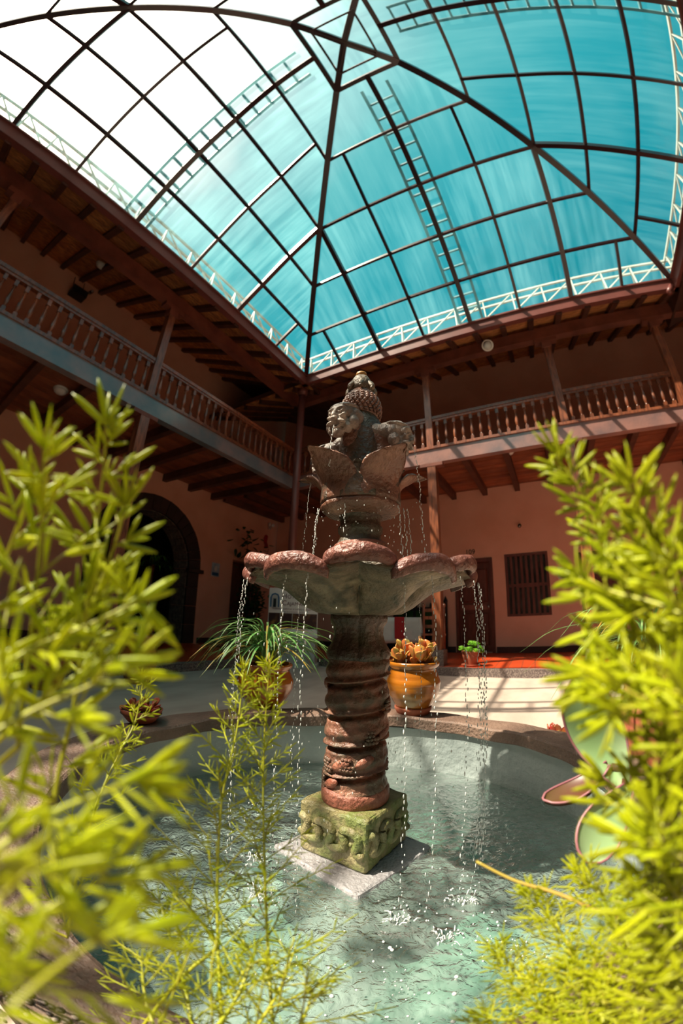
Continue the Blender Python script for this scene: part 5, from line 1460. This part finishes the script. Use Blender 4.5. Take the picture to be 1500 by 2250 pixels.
ag = obov(.15, .045, .25, M['agave'], cup=.25, thick=.004)
rosette(AG, b0, [ag], 9, .1, rg, (.5, 1.2), .02)
# potted tree by the dark doorway and palm in the arch
def leafy(name, lab, cat, c, potprof, stems, lm, n, seed, spread, mkey='terra'):
    t = pot_thing(name, lab, cat, c, potprof, M[mkey]); rg = random.Random(seed)
    for (dx, dy, h) in stems:
        mb = MB(); P = catmull([c + Vector((0, 0, potprof[-1][1] - .03)), c + Vector((dx * .4, dy * .4, h * .5)), c + Vector((dx, dy, h))], 12); mb.tube(P, [.016 - .009 * k / 11 for k in range(12)], 6); link('stem', mb.mesh('stem', M['wood'], True), t)
        for k in range(n):
            p = P[rg.randrange(3, 12)] + Vector((rg.gauss(0, spread), rg.gauss(0, spread), rg.gauss(0, spread * .8)))
            d = Vector((rg.gauss(0, 1), rg.gauss(0, 1), rg.gauss(-.2, .6))).normalized(); s = rg.uniform(.7, 1.3)
            link('leaf', lm, t, p, d.to_track_quat('Z', 'Y').to_euler(), (s, s, s))
    return t
lm = obov(.17, .050, .2, M['darkleaf'], cup=.3)
leafy('potted_tree', 'dark leafy potted tree in front of the corner doorway', 'potted plant', WL(-1.75, DW - .55, HF), [(.14, 0), (.19, .3), (.2, .34), (.18, .34)], [(-.1, .1, 2.2), (.15, -.15, 2.9), (-.30, -.1, 1.5), (.25, .2, 1.7), (-.35, .2, 2.5)], lm, 75, 71, .14)
pc = WL(.70, DW + .25, HF)
PLM = pot_thing('potted_palm', 'potted palm with long strap leaves standing inside the stone arch', 'potted plant', pc, [(.15, 0), (.2, .35), (.21, .4), (.19, .4)], M['terra'])
mb = MB(); mb.tube([pc + Vector((0, 0, .38)), pc + Vector((.02, 0, 1.0)), pc + Vector((0, .02, 1.7))], .035, 8); link('trunk', mb.mesh('trunk', M['wood'], True), PLM)
rg = random.Random(81)
for i in range(46):
    az = rg.uniform(0, 6.28); el = rg.uniform(-.2, 1.4); l = rg.uniform(.35, .6); d = Vector((math.cos(az), math.sin(az), 0)); p0 = pc + Vector((0, .02, 1.68))
    link('leaf', ribbon([p0, p0 + d * l * .4 * math.cos(el) + Vector((0, 0, l * .4 * math.sin(el))), p0 + d * l * .8 * math.cos(el) + Vector((0, 0, l * .6 * math.sin(el) - .03)), p0 + d * l * (.7 + .3 * math.cos(el)) * .95 + Vector((0, 0, l * .55 * math.sin(el) - .16))], .017, M['herb'] if rg.random() < .3 else M['darkleaf']), PLM)
# orange pots on the courtyard floor behind the left fern
for (p, lab, H, sd) in ((Vector((4.15, .12, 0)), 'orange glazed pot with wiry stems on the courtyard floor behind the left fern', .58, 91), (Vector((3.05, .05, 0)), 'dim orange pot with thin plant near the left kerb', .55, 92)):
    t = pot_thing('garden_pot', lab, 'potted plant', p, bulge_pot(H, .14, .22, .17, .19), M['glaze2']); spider(t, p + Vector((0, 0, H)), 26, random.Random(sd), (.25, .5), .3, .004)

# loose gravel-like soil strip on the near left rim
mb = MB(); rg = random.Random(101)
for _ in range(420):
    x, y = rg.uniform(-.62, -.14), rg.uniform(-1.13, -1.0); r = rg.uniform(.003, .008); ellipsoid(mb, FL(x, y, ZRIM + r * .4), (r, r * .9, r * .7), rotz(rg.uniform(0, 3)), 6, 4)
sg = link('grit', mb.mesh('grit', M['kerb'], True), None); tag(sg, 'coarse grit lying on the near left basin rim', 'grit', kind='stuff')
